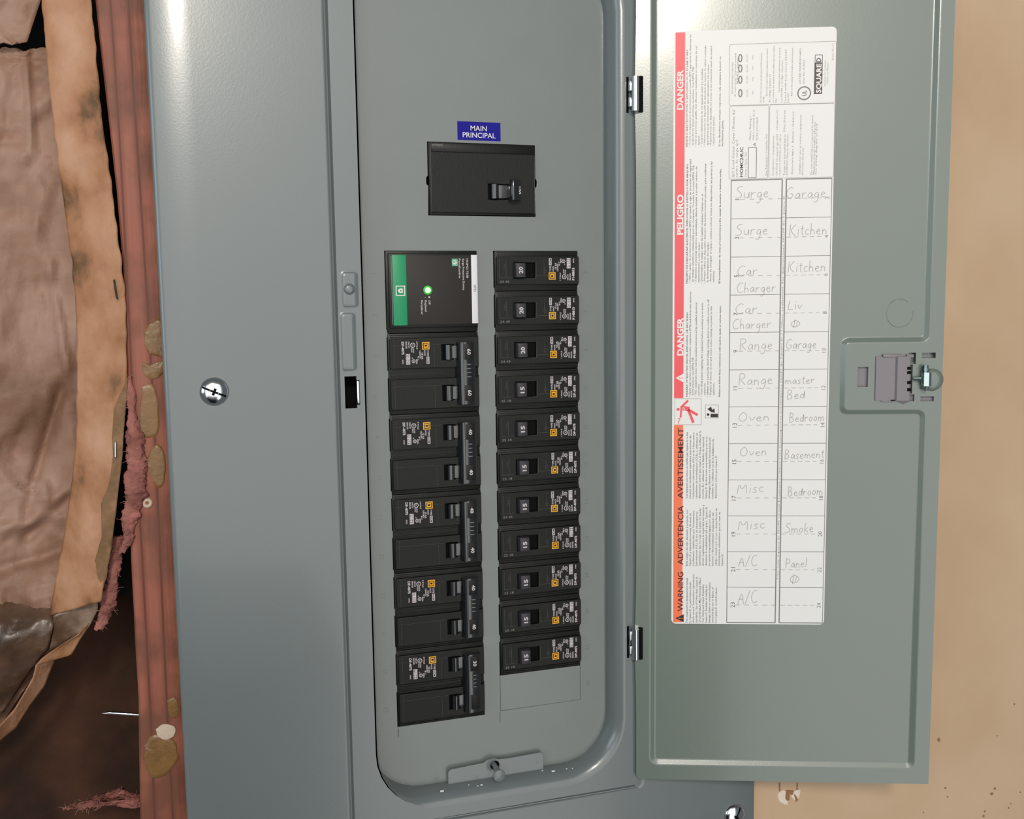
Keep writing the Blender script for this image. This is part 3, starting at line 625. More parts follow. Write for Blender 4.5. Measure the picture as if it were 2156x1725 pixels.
block(mb, ['*HAZARD OF ELECTRIC SHOCK, EXPLOSION, OR ARC FLASH', '\u2022 Apply appropriate personal protective equipment (PPE) and follow safe electrical', 'work practices. See NFPA 70E.', '\u2022 This equipment must only be installed and serviced by qualified electrical', 'personnel.', '\u2022 Turn off all power supplying this equipment before working on or inside', 'equipment.', '\u2022 Always use a properly rated voltage sensing device to confirm power is off.', '\u2022 Replace all devices, doors and covers before turning on power to this', 'equipment.', '', '*Failure to follow these instructions will result in death or serious injury.'], 836, 612)
block(mb, ['*PELIGRO DE DESCARGA ELECTRICA, EXPLOSION O DESTELLO POR ARQUEO', '\u2022 Utilice equipo de proteccion personal (EPP) apropiado y siga las practicas de seguridad', 'en trabajos electricos establecidas por su Compania. Consulte la norma NFPA 70E.', '\u2022 Solamente el personal electrico especializado debera instalar y prestar servicio de', 'mantenimiento a este equipo.', '\u2022 Desenergice el equipo antes de realizar cualquier trabajo en el.', '\u2022 Siempre utilice un dispositivo detector de tension nominal adecuado para confirmar', 'la desenergizacion del equipo.', '\u2022 Antes de energizar el equipo, vuelva a colocar todos los dispositivos, las puertas y las', 'cubiertas.', '', '*El incumplimiento de estas precauciones podra causar la muerte o lesiones serias.'], 597, 332, k='ink')
block(mb, ['*RISQUE D ELECTROCUTION, D EXPLOSION OU D ECLAIR D ARC', '\u2022 Portez un equipement de protection personnelle (EPP) approprie et observez les', 'methodes de travail electrique securitaire. Voir NFPA 70E.', '\u2022 Seul un personnel qualifie doit effectuer l installation et l entretien de cet', 'appareil.', '\u2022 Coupez l alimentation de cet appareil avant d y travailler.', '\u2022 Utilisez toujours un dispositif de detection de tension de valeur nominale', 'appropriee pour vous assurer que l alimentation est coupee.', '\u2022 Replacez tous les dispositifs, les portes et les couvercles avant de mettre', 'l appareil sous tension.', '', '*Si ces directives ne sont pas respectees, cela entrainera la mort ou', '*des blessures graves.'], 308, 68, k='inksoft')
block(mb, ['This equipment is designed and tested', 'by Square D to performance levels', 'which exceed Underwriters Laboratories', 'Standards. Use of Other than Square D', 'Circuit Breakers May Adversely Affect', 'User Safety and Impair Reliability.', 'Square D disclaims all liability for', 'damage, injury or nonperformance', 'caused by the use or failure of', 'non-Square D circuit breakers.'], 1314, 1211, 1446, 6.8, 1.3, indent=0)
block(mb, ['Este equipo ha sido disenado y probado por', 'Square D y supera las normas de nivel de', 'rendimiento establecidas por Underwriters', 'Laboratories (UL). El uso de interruptores', 'automaticos que no sean de Square D puede', 'afectar negativamente la seguridad del usuario y', 'disminuir la confiabilidad del equipo. Square D', 'no asume responsabilidad alguna por danos,', 'lesiones o funcionamiento inadecuado del', 'equipo causado por el uso o desperfectos de', 'interruptores automaticos que no sean de', 'Square D.'], 1193, 1064, 1446, 6.8, 1.3, indent=0)
block(mb, ['Cet appareil est concu et verifie par Square D a des', 'niveaux de rendement superieurs aux normes de', 'Underwriters Laboratories (UL) et de l Association', 'canadienne de normalisation (CSA). L utilisation de', 'disjoncteurs autres que Square D risque d affecter la', 'securite de l utilisateur et la fiabilite du materiel.', 'Square D decline toute responsabilite pour tout', 'dommage, blessure ou mauvais fonctionnement', 'resultant de l utilisation ou de la defaillance de', 'disjoncteurs autres que Square D.'], 1051, 908, 1446, 6.8, 1.3, indent=0)
mb.build('fine_print', lab)
# pictograms
mb = MB()
def pl(pts): return [kl(*p) for p in pts]
z2p = lambda x, y: (1390 + x * .28986, 480 + y * .28986)
bx = pl([z2p(108, 1243), z2p(300, 1243), z2p(300, 1433), z2p(108, 1433)]); mb.ribbon(bx, .45, Y1, 'inkfaint', True)
for pts, wd in ((((205, 1255), (150, 1310)), 1.4), (((155, 1312), (150, 1380)), 1.2), (((165, 1312), (215, 1318)), 3.0), (((205, 1322), (275, 1362)), 1.7), (((205, 1322), (243, 1418)), 1.7), (((130, 1390), (140, 1385), (146, 1392), (138, 1405), (132, 1425)), .5)):
    mb.ribbon(pl([z2p(*p) for p in pts]), wd, Y2, 'red')
c = kl(*z2p(132, 1320)); mb.flat([(c[0] + 1.0 * math.cos(t * PI / 6), c[1] + 1.0 * math.sin(t * PI / 6)) for t in range(12)], Y2, 'red')
mb.ribbon(pl([z2p(170, 1305), z2p(180, 1322), z2p(172, 1330), z2p(188, 1334)]), .5, Y3, 'inkwhite')
mb.build('shock_symbol', lab)
mb = MB(); bx = pl([z2p(330, 1288), z2p(425, 1288), z2p(425, 1383), z2p(330, 1383)]); mb.ribbon(bx, .4, Y1, 'inksoft', True)
mb.flat(pl([z2p(368, 1352), z2p(422, 1352), z2p(422, 1378), z2p(368, 1378)])[::-1], Y2, 'inkdark'); mb.flat(pl([z2p(345, 1318), z2p(372, 1300), z2p(380, 1325), z2p(395, 1312), z2p(400, 1345), z2p(372, 1340)])[::-1], Y2, 'inkdark')
c = kl(*z2p(350, 1358)); mb.flat([(c[0] + .9 * math.cos(t * PI / 5), c[1] + .9 * math.sin(t * PI / 5)) for t in range(10)], Y2, 'inkdark'); mb.build('manual_symbol', lab)
# spec boxes
mb = MB(); z1p = lambda x, y: (1390 + x * .28986, 30 + y * .28986)
def q1(x, y): return kl(*z1p(x, y))
def rbox(x0, y0, x1, y1, k='inkfaint', w_=.3, r=1.2):
    a_, b_ = q1(x0, y0), q1(x1, y1); mb.ribbon(rrect(a_[0], b_[0], b_[1], a_[1], r, 3), w_, Y1, k, True)
rbox(508, 215, 1275, 640); rbox(508, 665, 785, 1190); rbox(800, 655, 1262, 1180)
def vt(s, x, y0, y1, h, k='inksoft', bold=.0):
    a_, b_ = q1(x, y0), q1(x, y1); text(mb, s, a_, h, UP, Y1, k, b_[1] - a_[1], bold, res=2 if h > 2 else 1)
vt('QO Load Center Cover / Frente del', 540, 1185, 692, 1.7); vt('centro de carga QO', 565, 1185, 905, 1.5); vt('HOMC24UC', 604, 1180, 962, 2.1, 'ink', .02); vt('Series / Serie  S01', 630, 1180, 1000, 1.3)
a_, b_ = q1(645, 965), q1(700, 1185); mb.ribbon(rrect(a_[0], b_[0], b_[1], a_[1], .2, 2), .35, Y1, 'ink', True); vt('A', 700, 955, 930, 2.0, 'ink')
vt('Mains Rating /', 662, 912, 735, 1.2); vt('Valor nominal de la', 686, 912, 690, 1.2); vt('linea principal', 710, 912, 745, 1.2); vt('See Terminal / Consulte Ver', 778, 1172, 865, 1.2)
for s, x, y0, y1 in (('Conductors / Conductores', 820, 1172, 880), ('CAUTION: Use Square D type HOM', 848, 1168, 870), ('or QO breakers, 60 C or 75 C', 850, 840, 690), ('copper or aluminum wire only as', 868, 1168, 870), ('Torque line and neutral lugs to', 902, 1168, 870), ('35 lb-in, 250 lb-in max.', 903, 850, 690), ('ATTENTION: Utilisez les disjoncteurs', 922, 1168, 870), ('Enclosure type 1  Boitier / Gabinete', 960, 1160, 702), ('Suitable for use as service equipment', 1015, 1160, 728), ('when not more than six main', 1035, 1168, 968), ('Do not install where exposed to water', 1100, 1162, 728), ('Maximum branch breakers 24 poles', 1118, 1162, 780), ('See wiring diagram on box', 1132, 1162, 790), ('Short circuit current rating / Courant nominal', 523, 575, 345), ('de court-circuit / Corriente nominal', 544, 595, 280), ('RMS sym.', 562, 500, 300)):
    vt(s, x + 8, y0, y1, 1.15)
for i, yy in enumerate((570, 472, 390, 315)):
    c = q1(585, yy); mb.ribbon([(c[0] + 1.0 * math.cos(t * PI / 8), c[1] + 2.2 * math.sin(t * PI / 8)) for t in range(16)], .7, Y1, 'inksoft', True)
    vt('kA 240V', 640, yy + 25, yy - 30, 1.1, 'inkfaint'); vt('max', 680, yy + 10, yy - 20, 1.1, 'inkfaint')
for s, x, y0, y1, k_ in (('This load center cover is for use with Square D HOM load centers', 733, 640, 275, 'inksoft'), ('only', 752, 640, 595, 'inksoft'), ('Este frente es para utilizarse solamente con centros', 776, 590, 245, 'inksoft'), ('de carga Square D', 797, 640, 430, 'inksoft'), ('Ce couvercle est destine a etre utilise avec les centres', 823, 640, 222, 'inksoft'), ('Bonding', 843, 640, 610, 'inksoft'), ('La conexion a tierra debe hacerse de acuerdo', 866, 560, 235, 'inksoft'), ('con NOM y Codigo electrico', 885, 640, 330, 'inksoft'), ('Listed with box series HOM', 912, 640, 255, 'inksoft'), ('Issue 4021', 932, 640, 570, 'inksoft'), ('Refer to the catalog for breakers and accessories', 958, 590, 240, 'inksoft'), ('LISTED PANELBOARD', 1018, 500, 240, 'inksoft'), ('Issue No. A-4021', 1045, 500, 330, 'inksoft')):
    vt(s, x + 6, y0, y1, 1.1, k_)
c = q1(1050, 570); ring(mb, c, 3.9, .8, Y1, 'inksoft', 28); text(mb, 'UL', (c[0] + 1.4, c[1]), 2.8, UP, Y1, 'inksoft', 3.4, .02, align='C')
a_, b_ = q1(1125, 350), q1(1180, 575); mb.rect(a_[0], b_[0], b_[1], a_[1], Y1, 'ink'); vt('SQUARE', 1172, 568, 355, 3.1, 'inkwhite', .03)
for x in (1171,): text(mb, 'SQUARE', (q1(x, 568)[0], q1(x, 568)[1]), 3.1, UP, Y2, 'inkwhite', q1(x, 355)[1] - q1(x, 568)[1], .03)
vt('D', 1172, 345, 312, 3.0, 'ink', .02); a_, b_ = q1(1130, 292), q1(1182, 348); mb.ribbon(rrect(a_[0], b_[0], b_[1], a_[1], .2, 2), .35, Y1, 'ink', True)
vt('by Square D Company', 1205, 520, 330, 1.3, 'inkfaint'); vt('Hecho en Mexico', 1225, 500, 345, 1.3, 'inkfaint'); vt('80241-750-01', 1265, 330, 210, 1.2, 'inkfaint')
mb.build('rating_box', lab)
# directory table
g0, g1 = kl(1540.5, 379)[0], kl(1753, 375)[0]; gz0 = kl(1540, 379.3)[1]; gz1 = kl(1535, 1312.5)[1]; gp = (gz0 - gz1) / 12
gm0, gm1 = (kl(1641.5, 700)[0] + kl(1641, 900)[0]) / 2, kl(1651.5, 700)[0]
mb = MB()
for x, w_ in ((g0, .5), (g1, .4), (gm0, .75), (gm1, .75)): mb.rect(x - w_ / 2, x + w_ / 2, gz1, gz0, Y1, 'inksoft')
for i in range(13):
    z = gz0 - gp * i; h = .35 if i in (0, 12) else .14
    for xa, xb in ((g0, gm0), (gm1, g1)): mb.rect(xa, xb, z - h, z + h, Y1, 'inksoft' if i in (0, 12) else 'ink')
    if i < 12:
        zz = z - gp / 2
        for xa, xb in ((g0 + 5, gm0), (gm1, g1 - 6)):
            for j in range(5): xx = xa + (xb - xa) * (j + .12) / 4.6; mb.rect(xx, min(xx + 3, xb), zz - .17, zz + .17, Y1, 'inkfaint')
text(mb, 'Use only Square D HOM circuit breakers / Utilice solo interruptores automaticos HOM de Square D / Utiliser seulement des disjoncteurs HOM de Square D', ((gm0 + gm1) / 2 + .5, gz1 + 30), 1.15, UP, Y1, 'inksoft', gz0 - 40 - gz1, .0, res=1)
for i in range(12):
    z = gz0 - gp * (i + .5)
    text(mb, str(2 * i + 1), (g0 + 5.2, z), 2.9, UP, Y1, 'ink', None, .0, align='C'); text(mb, str(2 * i + 2), (g1 - 1.4, z), 2.7, UP, Y1, 'inksoft', None, .0, align='C')
mb.build('directory_table', lab)
# pencil handwriting: single-stroke letters
G = {'S': (.55, [[(.5, .95), (.3, 1), (.08, .85), (.15, .62), (.4, .48), (.48, .22), (.3, .02), (.0, .08)]]),
 'u': (.45, [[(.02, .5), (.05, .12), (.2, .02), (.36, .15), (.4, .5)], [(.4, .5), (.42, .0)]]),
 'r': (.38, [[(.05, .5), (.07, 0)], [(.07, .3), (.2, .46), (.36, .47)]]),
 'g': (.45, [[(.38, .42), (.2, .5), (.03, .25), (.18, .03), (.36, .2), (.38, .45), (.36, -.2), (.2, -.42), (.02, -.3)]]),
 'e': (.42, [[(.04, .25), (.36, .3), (.28, .48), (.08, .42), (.04, .15), (.2, .0), (.4, .08)]]),
 'C': (.62, [[(.55, .88), (.35, 1), (.1, .75), (.02, .4), (.15, .08), (.4, .0), (.6, .15)]]),
 'a': (.45, [[(.36, .42), (.2, .5), (.02, .22), (.15, .0), (.34, .2), (.38, .48), (.38, .1), (.44, .0)]]),
 'h': (.45, [[(.05, 1), (.06, 0)], [(.06, .3), (.2, .48), (.35, .36), (.38, 0)]]),
 'R': (.6, [[(.05, 1), (.07, 0)], [(.05, .98), (.35, 1), (.5, .8), (.38, .58), (.08, .5), (.55, 0)]]),
 'n': (.45, [[(.05, .48), (.06, 0)], [(.06, .3), (.2, .48), (.35, .36), (.38, 0)]]),
 'O': (.7, [[(.35, 1), (.08, .75), (.04, .3), (.3, .0), (.58, .2), (.62, .7), (.35, 1)]]),
 'v': (.42, [[(.02, .5), (.18, .0), (.4, .5)]]), 'w': (.6, [[(.02, .5), (.14, .0), (.3, .4), (.42, 0), (.58, .5)]]),
 'M': (.75, [[(.03, 0), (.08, 1), (.34, .3), (.62, 1), (.68, 0)]]), 'm': (.65, [[(.04, .5), (.05, 0)], [(.05, .3), (.18, .5), (.3, .3), (.3, 0)], [(.3, .3), (.45, .5), (.58, .3), (.6, 0)]]),
 'i': (.2, [[(.1, .5), (.1, 0)], [(.1, .72), (.12, .78)]]), 's': (.36, [[(.32, .46), (.12, .5), (.06, .36), (.28, .2), (.26, .02), (.02, .04)]]),
 'c': (.38, [[(.34, .42), (.16, .5), (.02, .25), (.15, .0), (.36, .08)]]), 'A': (.62, [[(.0, 0), (.3, 1), (.56, 0)], [(.1, .38), (.5, .4)]]),
 '/': (.5, [[(.02, -.05), (.42, 1)]]), 'K': (.6, [[(.06, 1), (.05, 0)], [(.5, .98), (.07, .45), (.55, 0)]]),
 't': (.32, [[(.15, .85), (.14, .08), (.3, .0)], [(.0, .58), (.3, .6)]]), 'G': (.66, [[(.55, .9), (.3, 1), (.06, .7), (.04, .25), (.3, .0), (.56, .2), (.56, .42), (.3, .42)]]),
 'o': (.44, [[(.2, .5), (.03, .3), (.12, .02), (.34, .1), (.36, .42), (.2, .5)]]), 'L': (.5, [[(.1, 1), (.03, .1), (.12, .0), (.45, .06)]]),
 'B': (.58, [[(.05, 1), (.06, 0)], [(.05, 1), (.38, .95), (.36, .62), (.08, .52), (.46, .42), (.42, .05), (.06, .0)]]),
 'd': (.46, [[(.36, .4), (.18, .5), (.02, .25), (.16, .0), (.36, .18), (.4, 1), (.4, 0)]]), 'P': (.52, [[(.05, 1), (.06, 0)], [(.05, 1), (.4, .95), (.42, .6), (.08, .48)]]),
 'l': (.2, [[(.1, 1), (.1, 0)]]), 'k': (.42, [[(.05, 1), (.06, 0)], [(.36, .48), (.07, .22), (.4, 0)]]), 'p': (.44, [[(.05, .5), (.06, -.4)], [(.06, .35), (.22, .5), (.38, .3), (.25, .04), (.07, .08)]]),
 '@': (.9, [[(.4, .95), (.1, .7), (.1, .25), (.4, .0), (.72, .25), (.72, .7), (.4, .95)], [(.32, 1.1), (.3, -.1)], [(.52, .8), (.5, .2)]]), ' ': (.3, [])}
def chaikin(p, n=2):
    for _ in range(n):
        if len(p) < 3: return p
        q = [p[0]]
        for a_, b_ in zip(p, p[1:]): q += [(a_[0] * .75 + b_[0] * .25, a_[1] * .75 + b_[1] * .25), (a_[0] * .25 + b_[0] * .75, a_[1] * .25 + b_[1] * .75)]
        p = q + [p[-1]]
    return p
def hand(mb, s, px0, py0, px1, hpx, drop=0):
    a_ = kl(px0, py0); b_ = kl(px1, py0 + drop); h = a_[1] - kl(px0, py0 + hpx)[1]
    W = sum(G[c][0] + .08 for c in s); sx = (b_[0] - a_[0]) / W; x = 0
    for c in s:
        for st_ in G[c][1]:
            jit = random.uniform(-.03, .03)
            pts = [(a_[0] + (x + p[0] + (p[1] - .4) * .08) * sx, a_[1] + (b_[1] - a_[1]) * (x / W) + (p[1] + jit) * h) for p in chaikin(st_)]
            mb.ribbon(pts, .42, Y1, 'pencil')
        x += G[c][0] + .08
    return mb
rows = [[('Surge', 1550, 418, 1622, 26)], [('Surge', 1550, 496, 1620, 24)], [('Car', 1553, 581, 1598, 22), ('Charger', 1552, 617, 1636, 22)], [('Car', 1549, 661, 1598, 22), ('Charger', 1543, 694, 1626, 22)], [('Range', 1558, 738, 1630, 24)], [('Range', 1556, 812, 1630, 24)], [('Oven', 1555, 889, 1624, 20)], [('Oven', 1558, 962, 1618, 20)], [('Misc', 1553, 1040, 1612, 22)], [('Misc', 1555, 1117, 1614, 22)], [('A/C', 1556, 1195, 1597, 24)], [('A/C', 1555, 1274, 1597, 28)],
        [('Garage', 1656, 418, 1742, 24)], [('Kitchen', 1663, 496, 1745, 24)], [('Kitchen', 1660, 574, 1742, 24)], [('Liv', 1660, 653, 1692, 20), ('@', 1664, 690, 1692, 15)], [('Garage', 1656, 736, 1722, 22)], [('master', 1654, 810, 1718, 18), ('Bed', 1658, 842, 1698, 20)], [('Bedroom', 1663, 890, 1738, 20)], [('Basement', 1653, 968, 1738, 20)], [('Bedroom', 1660, 1046, 1735, 20)], [('Smoke', 1654, 1124, 1716, 20)], [('Panel', 1655, 1198, 1702, 20), ('@', 1662, 1230, 1690, 18)]]
for r in rows:
    mb = MB()
    for s, x0, y0, x1, h in r: hand(mb, s, x0, y0, x1, h, -3)
    mb.build('handwritten_entry', lab)

# ================================================================== LEFT BAY: stud, insulation
def ip(tab, t):
    for (t0, v0), (t1, v1) in zip(tab, tab[1:]):
        if t <= t1: return v0 + (v1 - v0) * max(0, (t - t0)) / (t1 - t0)
    return tab[-1][1]
mb = MB(); n = 60; rows_ = []
SE = [(-.33, -262), (-.25, -259), (-.16, -258.5), (-.1, -256), (-.003, -253.4), (.05, -254.8), (.154, -260.3), (.3, -262)]
for i in range(n + 1):
    z = -480 + 860 * i / n; xl = ip(SE, z / 1000) + .5 * noise.noise(Vector((0, 0, z * .03)))
    rows_.append([(xl + 1.2, 92, z), (xl, 5.5, z), (xl + 1.0, 4.3, z), (xl + 3, 4.0, z), (-224.5, 4.0, z), (-222, 6, z), (-221, 92, z)])
vs = [p for r in rows_ for p in r]; m_ = 7
mb.add(vs, [(i * m_ + j, i * m_ + j + 1, (i + 1) * m_ + j + 1, (i + 1) * m_ + j) for i in range(n) for j in range(m_ - 1)], 'wood')
stud = mb.build('wall_stud', None, 40); tag(stud, 'red-brown rough wooden wall stud beside the grey panel\'s left edge', 'stud')
def blob(px_pts, y, th, k, name, parent, label=None):
    P_ = [at(px, py, y / 1000) * 1000 for px, py in px_pts]; cx = sum(p.x for p in P_) / len(P_); cz = sum(p.z for p in P_) / len(P_)
    pts = chaikin([(p.x, p.z) for p in P_] + [(P_[0].x, P_[0].z)], 2)[:-1]; mb = MB(); n = len(pts); vs = []; 
    for f, h in ((1, .1), (.97, -th * .35), (.8, -th * .45), (.4, -th * .55)):
        vs += [(cx + (p[0] - cx) * f * (1 + .16 * noise.noise(Vector((p[0] * .7, p[1] * .7, 3)))), y + h * (1 + .5 * noise.noise(Vector((p[0] * .4, p[1] * .4, f)))), cz + (p[1] - cz) * f) for p in pts]
    fs = [(j * n + i, j * n + (i + 1) % n, (j + 1) * n + (i + 1) % n, (j + 1) * n + i) for j in range(3) for i in range(n)] + [tuple(3 * n + i for i in range(n))]
    mb.add(vs, fs, k); o = mb.build(name, parent, 60)
    if label: o['label'] = label
    return o
blob([(302, 700), (322, 672), (345, 668), (350, 760), (338, 752), (318, 748), (305, 735)], 4, 1.4, 'glue', 'adhesive_patch', stud)
blob([(298, 762), (318, 770), (330, 760), (348, 762), (346, 785), (330, 798), (312, 798), (300, 785)], 4, 1.8, 'glue', 'adhesive_patch', stud)
blob([(300, 812), (330, 806), (336, 900), (330, 920), (296, 925), (292, 900)], 4, .7, 'glue', 'adhesive_patch', stud)
blob([(305, 975), (325, 930), (348, 945), (350, 1015), (332, 1034), (318, 1010)], 4, .9, 'glue', 'adhesive_patch', stud)
blob([(305, 1570), (318, 1545), (345, 1548), (372, 1560), (378, 1600), (360, 1622), (340, 1640), (315, 1640), (302, 1600)], 4, 1.4, 'glue', 'adhesive_patch', stud)
blob([(352, 1475), (372, 1465), (378, 1510), (356, 1515)], 4, .7, 'glue', 'adhesive_patch', stud)
o = blob([(328, 1535), (345, 1522), (372, 1530), (368, 1550), (348, 1560), (330, 1550)], 3.4, 1.6, 'bead', 'foam_smear', stud)
mb = MB(); c = at(310, 1060, .003) * 1000; mb.lathe([(3, .8), (2.9, -.4), (1.9, -.9), (1.1, -.6), (.9, .5)], (c.x, 3.6, c.z), (0, 1, 0), 'bead', 18); mb.build('knot_hole', stud, 60)
for k, (px, py, s) in enumerate(((272, 600, 1), (262, 1100, 1.2), (292, 1105, 1.4), (275, 80, .8))):
    pass
# nail through the stud's left face
mb = MB(); a_ = at(290, 1511, .03) * 1000; b_ = at(215, 1503, .03) * 1000
mb.tube([(a_.x + 8, 30, a_.z), (b_.x + 4, 30, b_.z), (b_.x, 30, b_.z + .2)], [1.1, 1.1, .2], 'steel', 10); nl = mb.build('nail', None, 50); tag(nl, 'bare nail tip poking left out of the stud above the dark cavity', 'nail')

bat = empty('insulation_batt', (-.30, .03, -.1)); tag(bat, 'crumpled kraft-faced insulation batt in the open wall bay at far left', 'insulation')
def surf(name, edges, ydep, k, parent, nu=22, nv=110, relief=None, sm=180, label=None, thick=.35, warp=None):
    """edges: list of (left_px, right_px) ; a paper sheet spanned between two measured edge curves at its own depth"""
    mb = MB(); vs = []
    for i in range(nv + 1):
        t = i / nv * (len(edges) - 1); j = min(int(t), len(edges) - 2); f = t - j
        (l0, r0), (l1, r1) = edges[j], edges[j + 1]
        L = (l0[0] + (l1[0] - l0[0]) * f, l0[1] + (l1[1] - l0[1]) * f); R_ = (r0[0] + (r1[0] - r0[0]) * f, r0[1] + (r1[1] - r0[1]) * f)
        for q in range(nu + 1):
            g = q / nu; px, py = L[0] + (R_[0] - L[0]) * g, L[1] + (R_[1] - L[1]) * g
            if warp: px, py = warp(px, py, g, i / nv)
            y = ydep(g, i / nv, px, py); p = at(px, py, y / 1000) * 1000; vs.append((p.x, y, p.z))
    fs = [(i * (nu + 1) + q, i * (nu + 1) + q + 1, (i + 1) * (nu + 1) + q + 1, (i + 1) * (nu + 1) + q)[::-1] for i in range(nv) for q in range(nu)]
    mb.add(vs, fs, k); o = mb.build(name, None, sm); o.parent = parent; o.matrix_parent_inverse = Matrix.Translation(-parent.location)
    md = o.modifiers.new('thickness', 'SOLIDIFY'); md.thickness = thick / 1000; md.offset = -1
    if label: o['label'] = label
    return o
def nz(x, y, s, seed=0): return noise.noise(Vector((x * s, y * s, seed)))
def crumple(px, py, amp):
    r = 0
    for s, a_, sd in ((.006, 1, 1), (.013, .6, 2), (.03, .34, 3), (.07, .16, 4)): r += a_ * (abs(nz(px, py, s, sd)) * 2 - .5)
    return amp * r
FOLDS = [((0, 290), (90, 300), 5, 9), ((40, 330), (105, 345), 4, -6), ((55, 110), (65, 300), 6, -5), ((130, 820), (75, 1000), 12, 9), ((75, 1000), (55, 1090), 10, 6), ((0, 935), (60, 965), 5, 5), ((0, 615), (110, 600), 12, 5), ((105, 560), (140, 780), 10, -6), ((150, 1050), (60, 1130), 14, 8), ((40, 1020), (80, 1040), 4, 7), ((0, 1115), (120, 1085), 14, -7), ((0, 1200), (130, 1160), 14, 8)]
def folds(px, py):
    r = 0
    for (a0, a1), (b0, b1), w_, h in FOLDS:
        d = Vector((b0 - a0, b1 - a1)); t = max(0, min(1, ((px - a0) * d.x + (py - a1) * d.y) / d.length_squared)); q = Vector((px - a0 - d.x * t, py - a1 - d.y * t)).length
        r += h * math.exp(-(q / w_) ** 2) * .55
    return r
# kraft facing
E_ = [((-260, 96), (170, 100)), ((-260, 140), (170, 140)), ((-260, 400), (185, 400)), ((-260, 700), (200, 700)), ((-260, 1000), (200, 1000)), ((-260, 1150), (190, 1130)), ((-260, 1260), (178, 1250)), ((-260, 1400), (186, 1316)), ((-260, 1560), (120, 1372)), ((-260, 1660), (60, 1440)), ((-260, 1760), (0, 1530))]
surf('kraft_facing', E_, lambda g, t, px, py: 26 + crumple(px, py, 4.6) + 1.3 * folds(px, py) + 16 * max(0, (py - 1240) / 300) ** 1.6 - 7 * math.exp(-((py - 1330 + px * .5) / 90) ** 2) + 5 * math.exp(-((py - 1170 + .25 * px) / 40) ** 2), 'kraft', bat, 60, 190, warp=lambda px, py, g, t: (px, py + (10 * nz(px, 0, .05, 7) + 14 * nz(px, 3, .017, 8) + 6) * max(0, 1 - t * 14)))
surf('torn_flap', [((-260, -220), (160, -220)), ((-260, 0), (86, 0)), ((-260, 60), (66, 60)), ((-260, 80), (57, 88)), ((-260, 84), (40, 93)), ((-260, 86), (20, 84))], lambda g, t, px, py: 19 + crumple(px, py, 2.5), 'kraft', bat, 40, 40, warp=lambda px, py, g, t: (px, py + 8 * nz(px, 0, .06, 9) * max(0, t - .6) / .4))
mb = MB(); mb.box(-700, -262, 55, 90, -200, 600, 'gap_shade'); ins = mb.build('shade_backing', None); ins.parent = bat; ins.matrix_parent_inverse = Matrix.Translation(-bat.location)  # near-black sheet painting the shade in the gap behind the flap
# stapling flange
SL = [((78, -150), (180, -150)), ((88, 0), (192, 0)), ((97, 110), (201, 100)), ((105, 200), (211, 210)), ((122, 340), (222, 300)), ((140, 470), (238, 410)), ((152, 560), (252, 520)), ((160, 650), (263, 610)), ((162, 760), (266, 710)), ((161, 850), (267, 790)), ((160, 920), (261, 860)), ((152, 1010), (257, 940)), ((143, 1070), (248, 1040)), ((135, 1120), (237, 1130)), ((115, 1230), (224, 1215)), ((104, 1297), (212, 1267))]
surf('stapling_flange', SL, lambda g, t, px, py: 2.2 + 7 * (1 - g) ** 2 * (.4 + t) + crumple(px, py, 1.3) + .8 * math.sin(py * .05) * (1 - g) + .5 * abs(nz(px, py * .3, .06, 11)), 'kraft_tan', bat, 24, 190, warp=lambda px, py, g, t: (px + 3.5 * nz(py, g * 90, .03, 12), py))
surf('damp_edge', [((268, 795), (269, 795)), ((240, 860), (266, 850)), ((236, 920), (261, 905)), ((238, 960), (258, 960)), ((230, 1020), (252, 1010)), ((213, 1060), (248, 1045)), ((214, 1130), (238, 1128)), ((200, 1180), (230, 1180)), ((190, 1230), (221, 1220)), ((180, 1275), (213, 1262))], lambda g, t, px, py: 1.9 + 7 * max(0, 1 - (px - 135) / 105) ** 2 * 1.2 + crumple(px, py, 1.0), 'stain', bat, 8, 90, label='dark damp-stained margin of the flange')
surf('torn_end', [((112, 1296), (206, 1262)), ((112, 1330), (206, 1285)), ((104, 1370), (190, 1316)), ((86, 1386), (178, 1335))], lambda g, t, px, py: 10 + crumple(px, py, 2) + 6 * t, 'foil', bat, 20, 14)
surf('folded_flap', [((165, 1338), (187, 1313)), ((140, 1352), (180, 1330)), ((112, 1370), (167, 1351)), ((88, 1387), (150, 1380)), ((76, 1401), (116, 1390)), ((75, 1402), (90, 1398))], lambda g, t, px, py: 8 + 5 * g + crumple(px, py, .8), 'kraft_tan', bat, 12, 24)
surf('curled_edge', [((76, 1401), (116, 1391)), ((70, 1427), (94, 1446)), ((52, 1459), (64, 1486)), ((31, 1494), (34, 1534)), ((0, 1528), (0, 1562)), ((-80, 1610), (-80, 1650))], lambda g, t, px, py: 16 + 10 * g + crumple(px, py, 1), 'kraft_tan', bat, 8, 40)
# bulging lower roll, its waxy sheen partly put into the colour
surf('waxed_roll', [((-260, 1250), (110, 1240)), ((-260, 1300), (112, 1290)), ((-260, 1380), (112, 1320)), ((-260, 1470), (100, 1368)), ((-260, 1560), (60, 1420)), ((-260, 1640), (8, 1500))], lambda g, t, px, py: 31 - 21 * math.sin(PI * min(1, t * 1.1)) ** .8 + crumple(px, py, 2.6), 'foil', bat, 40, 40)
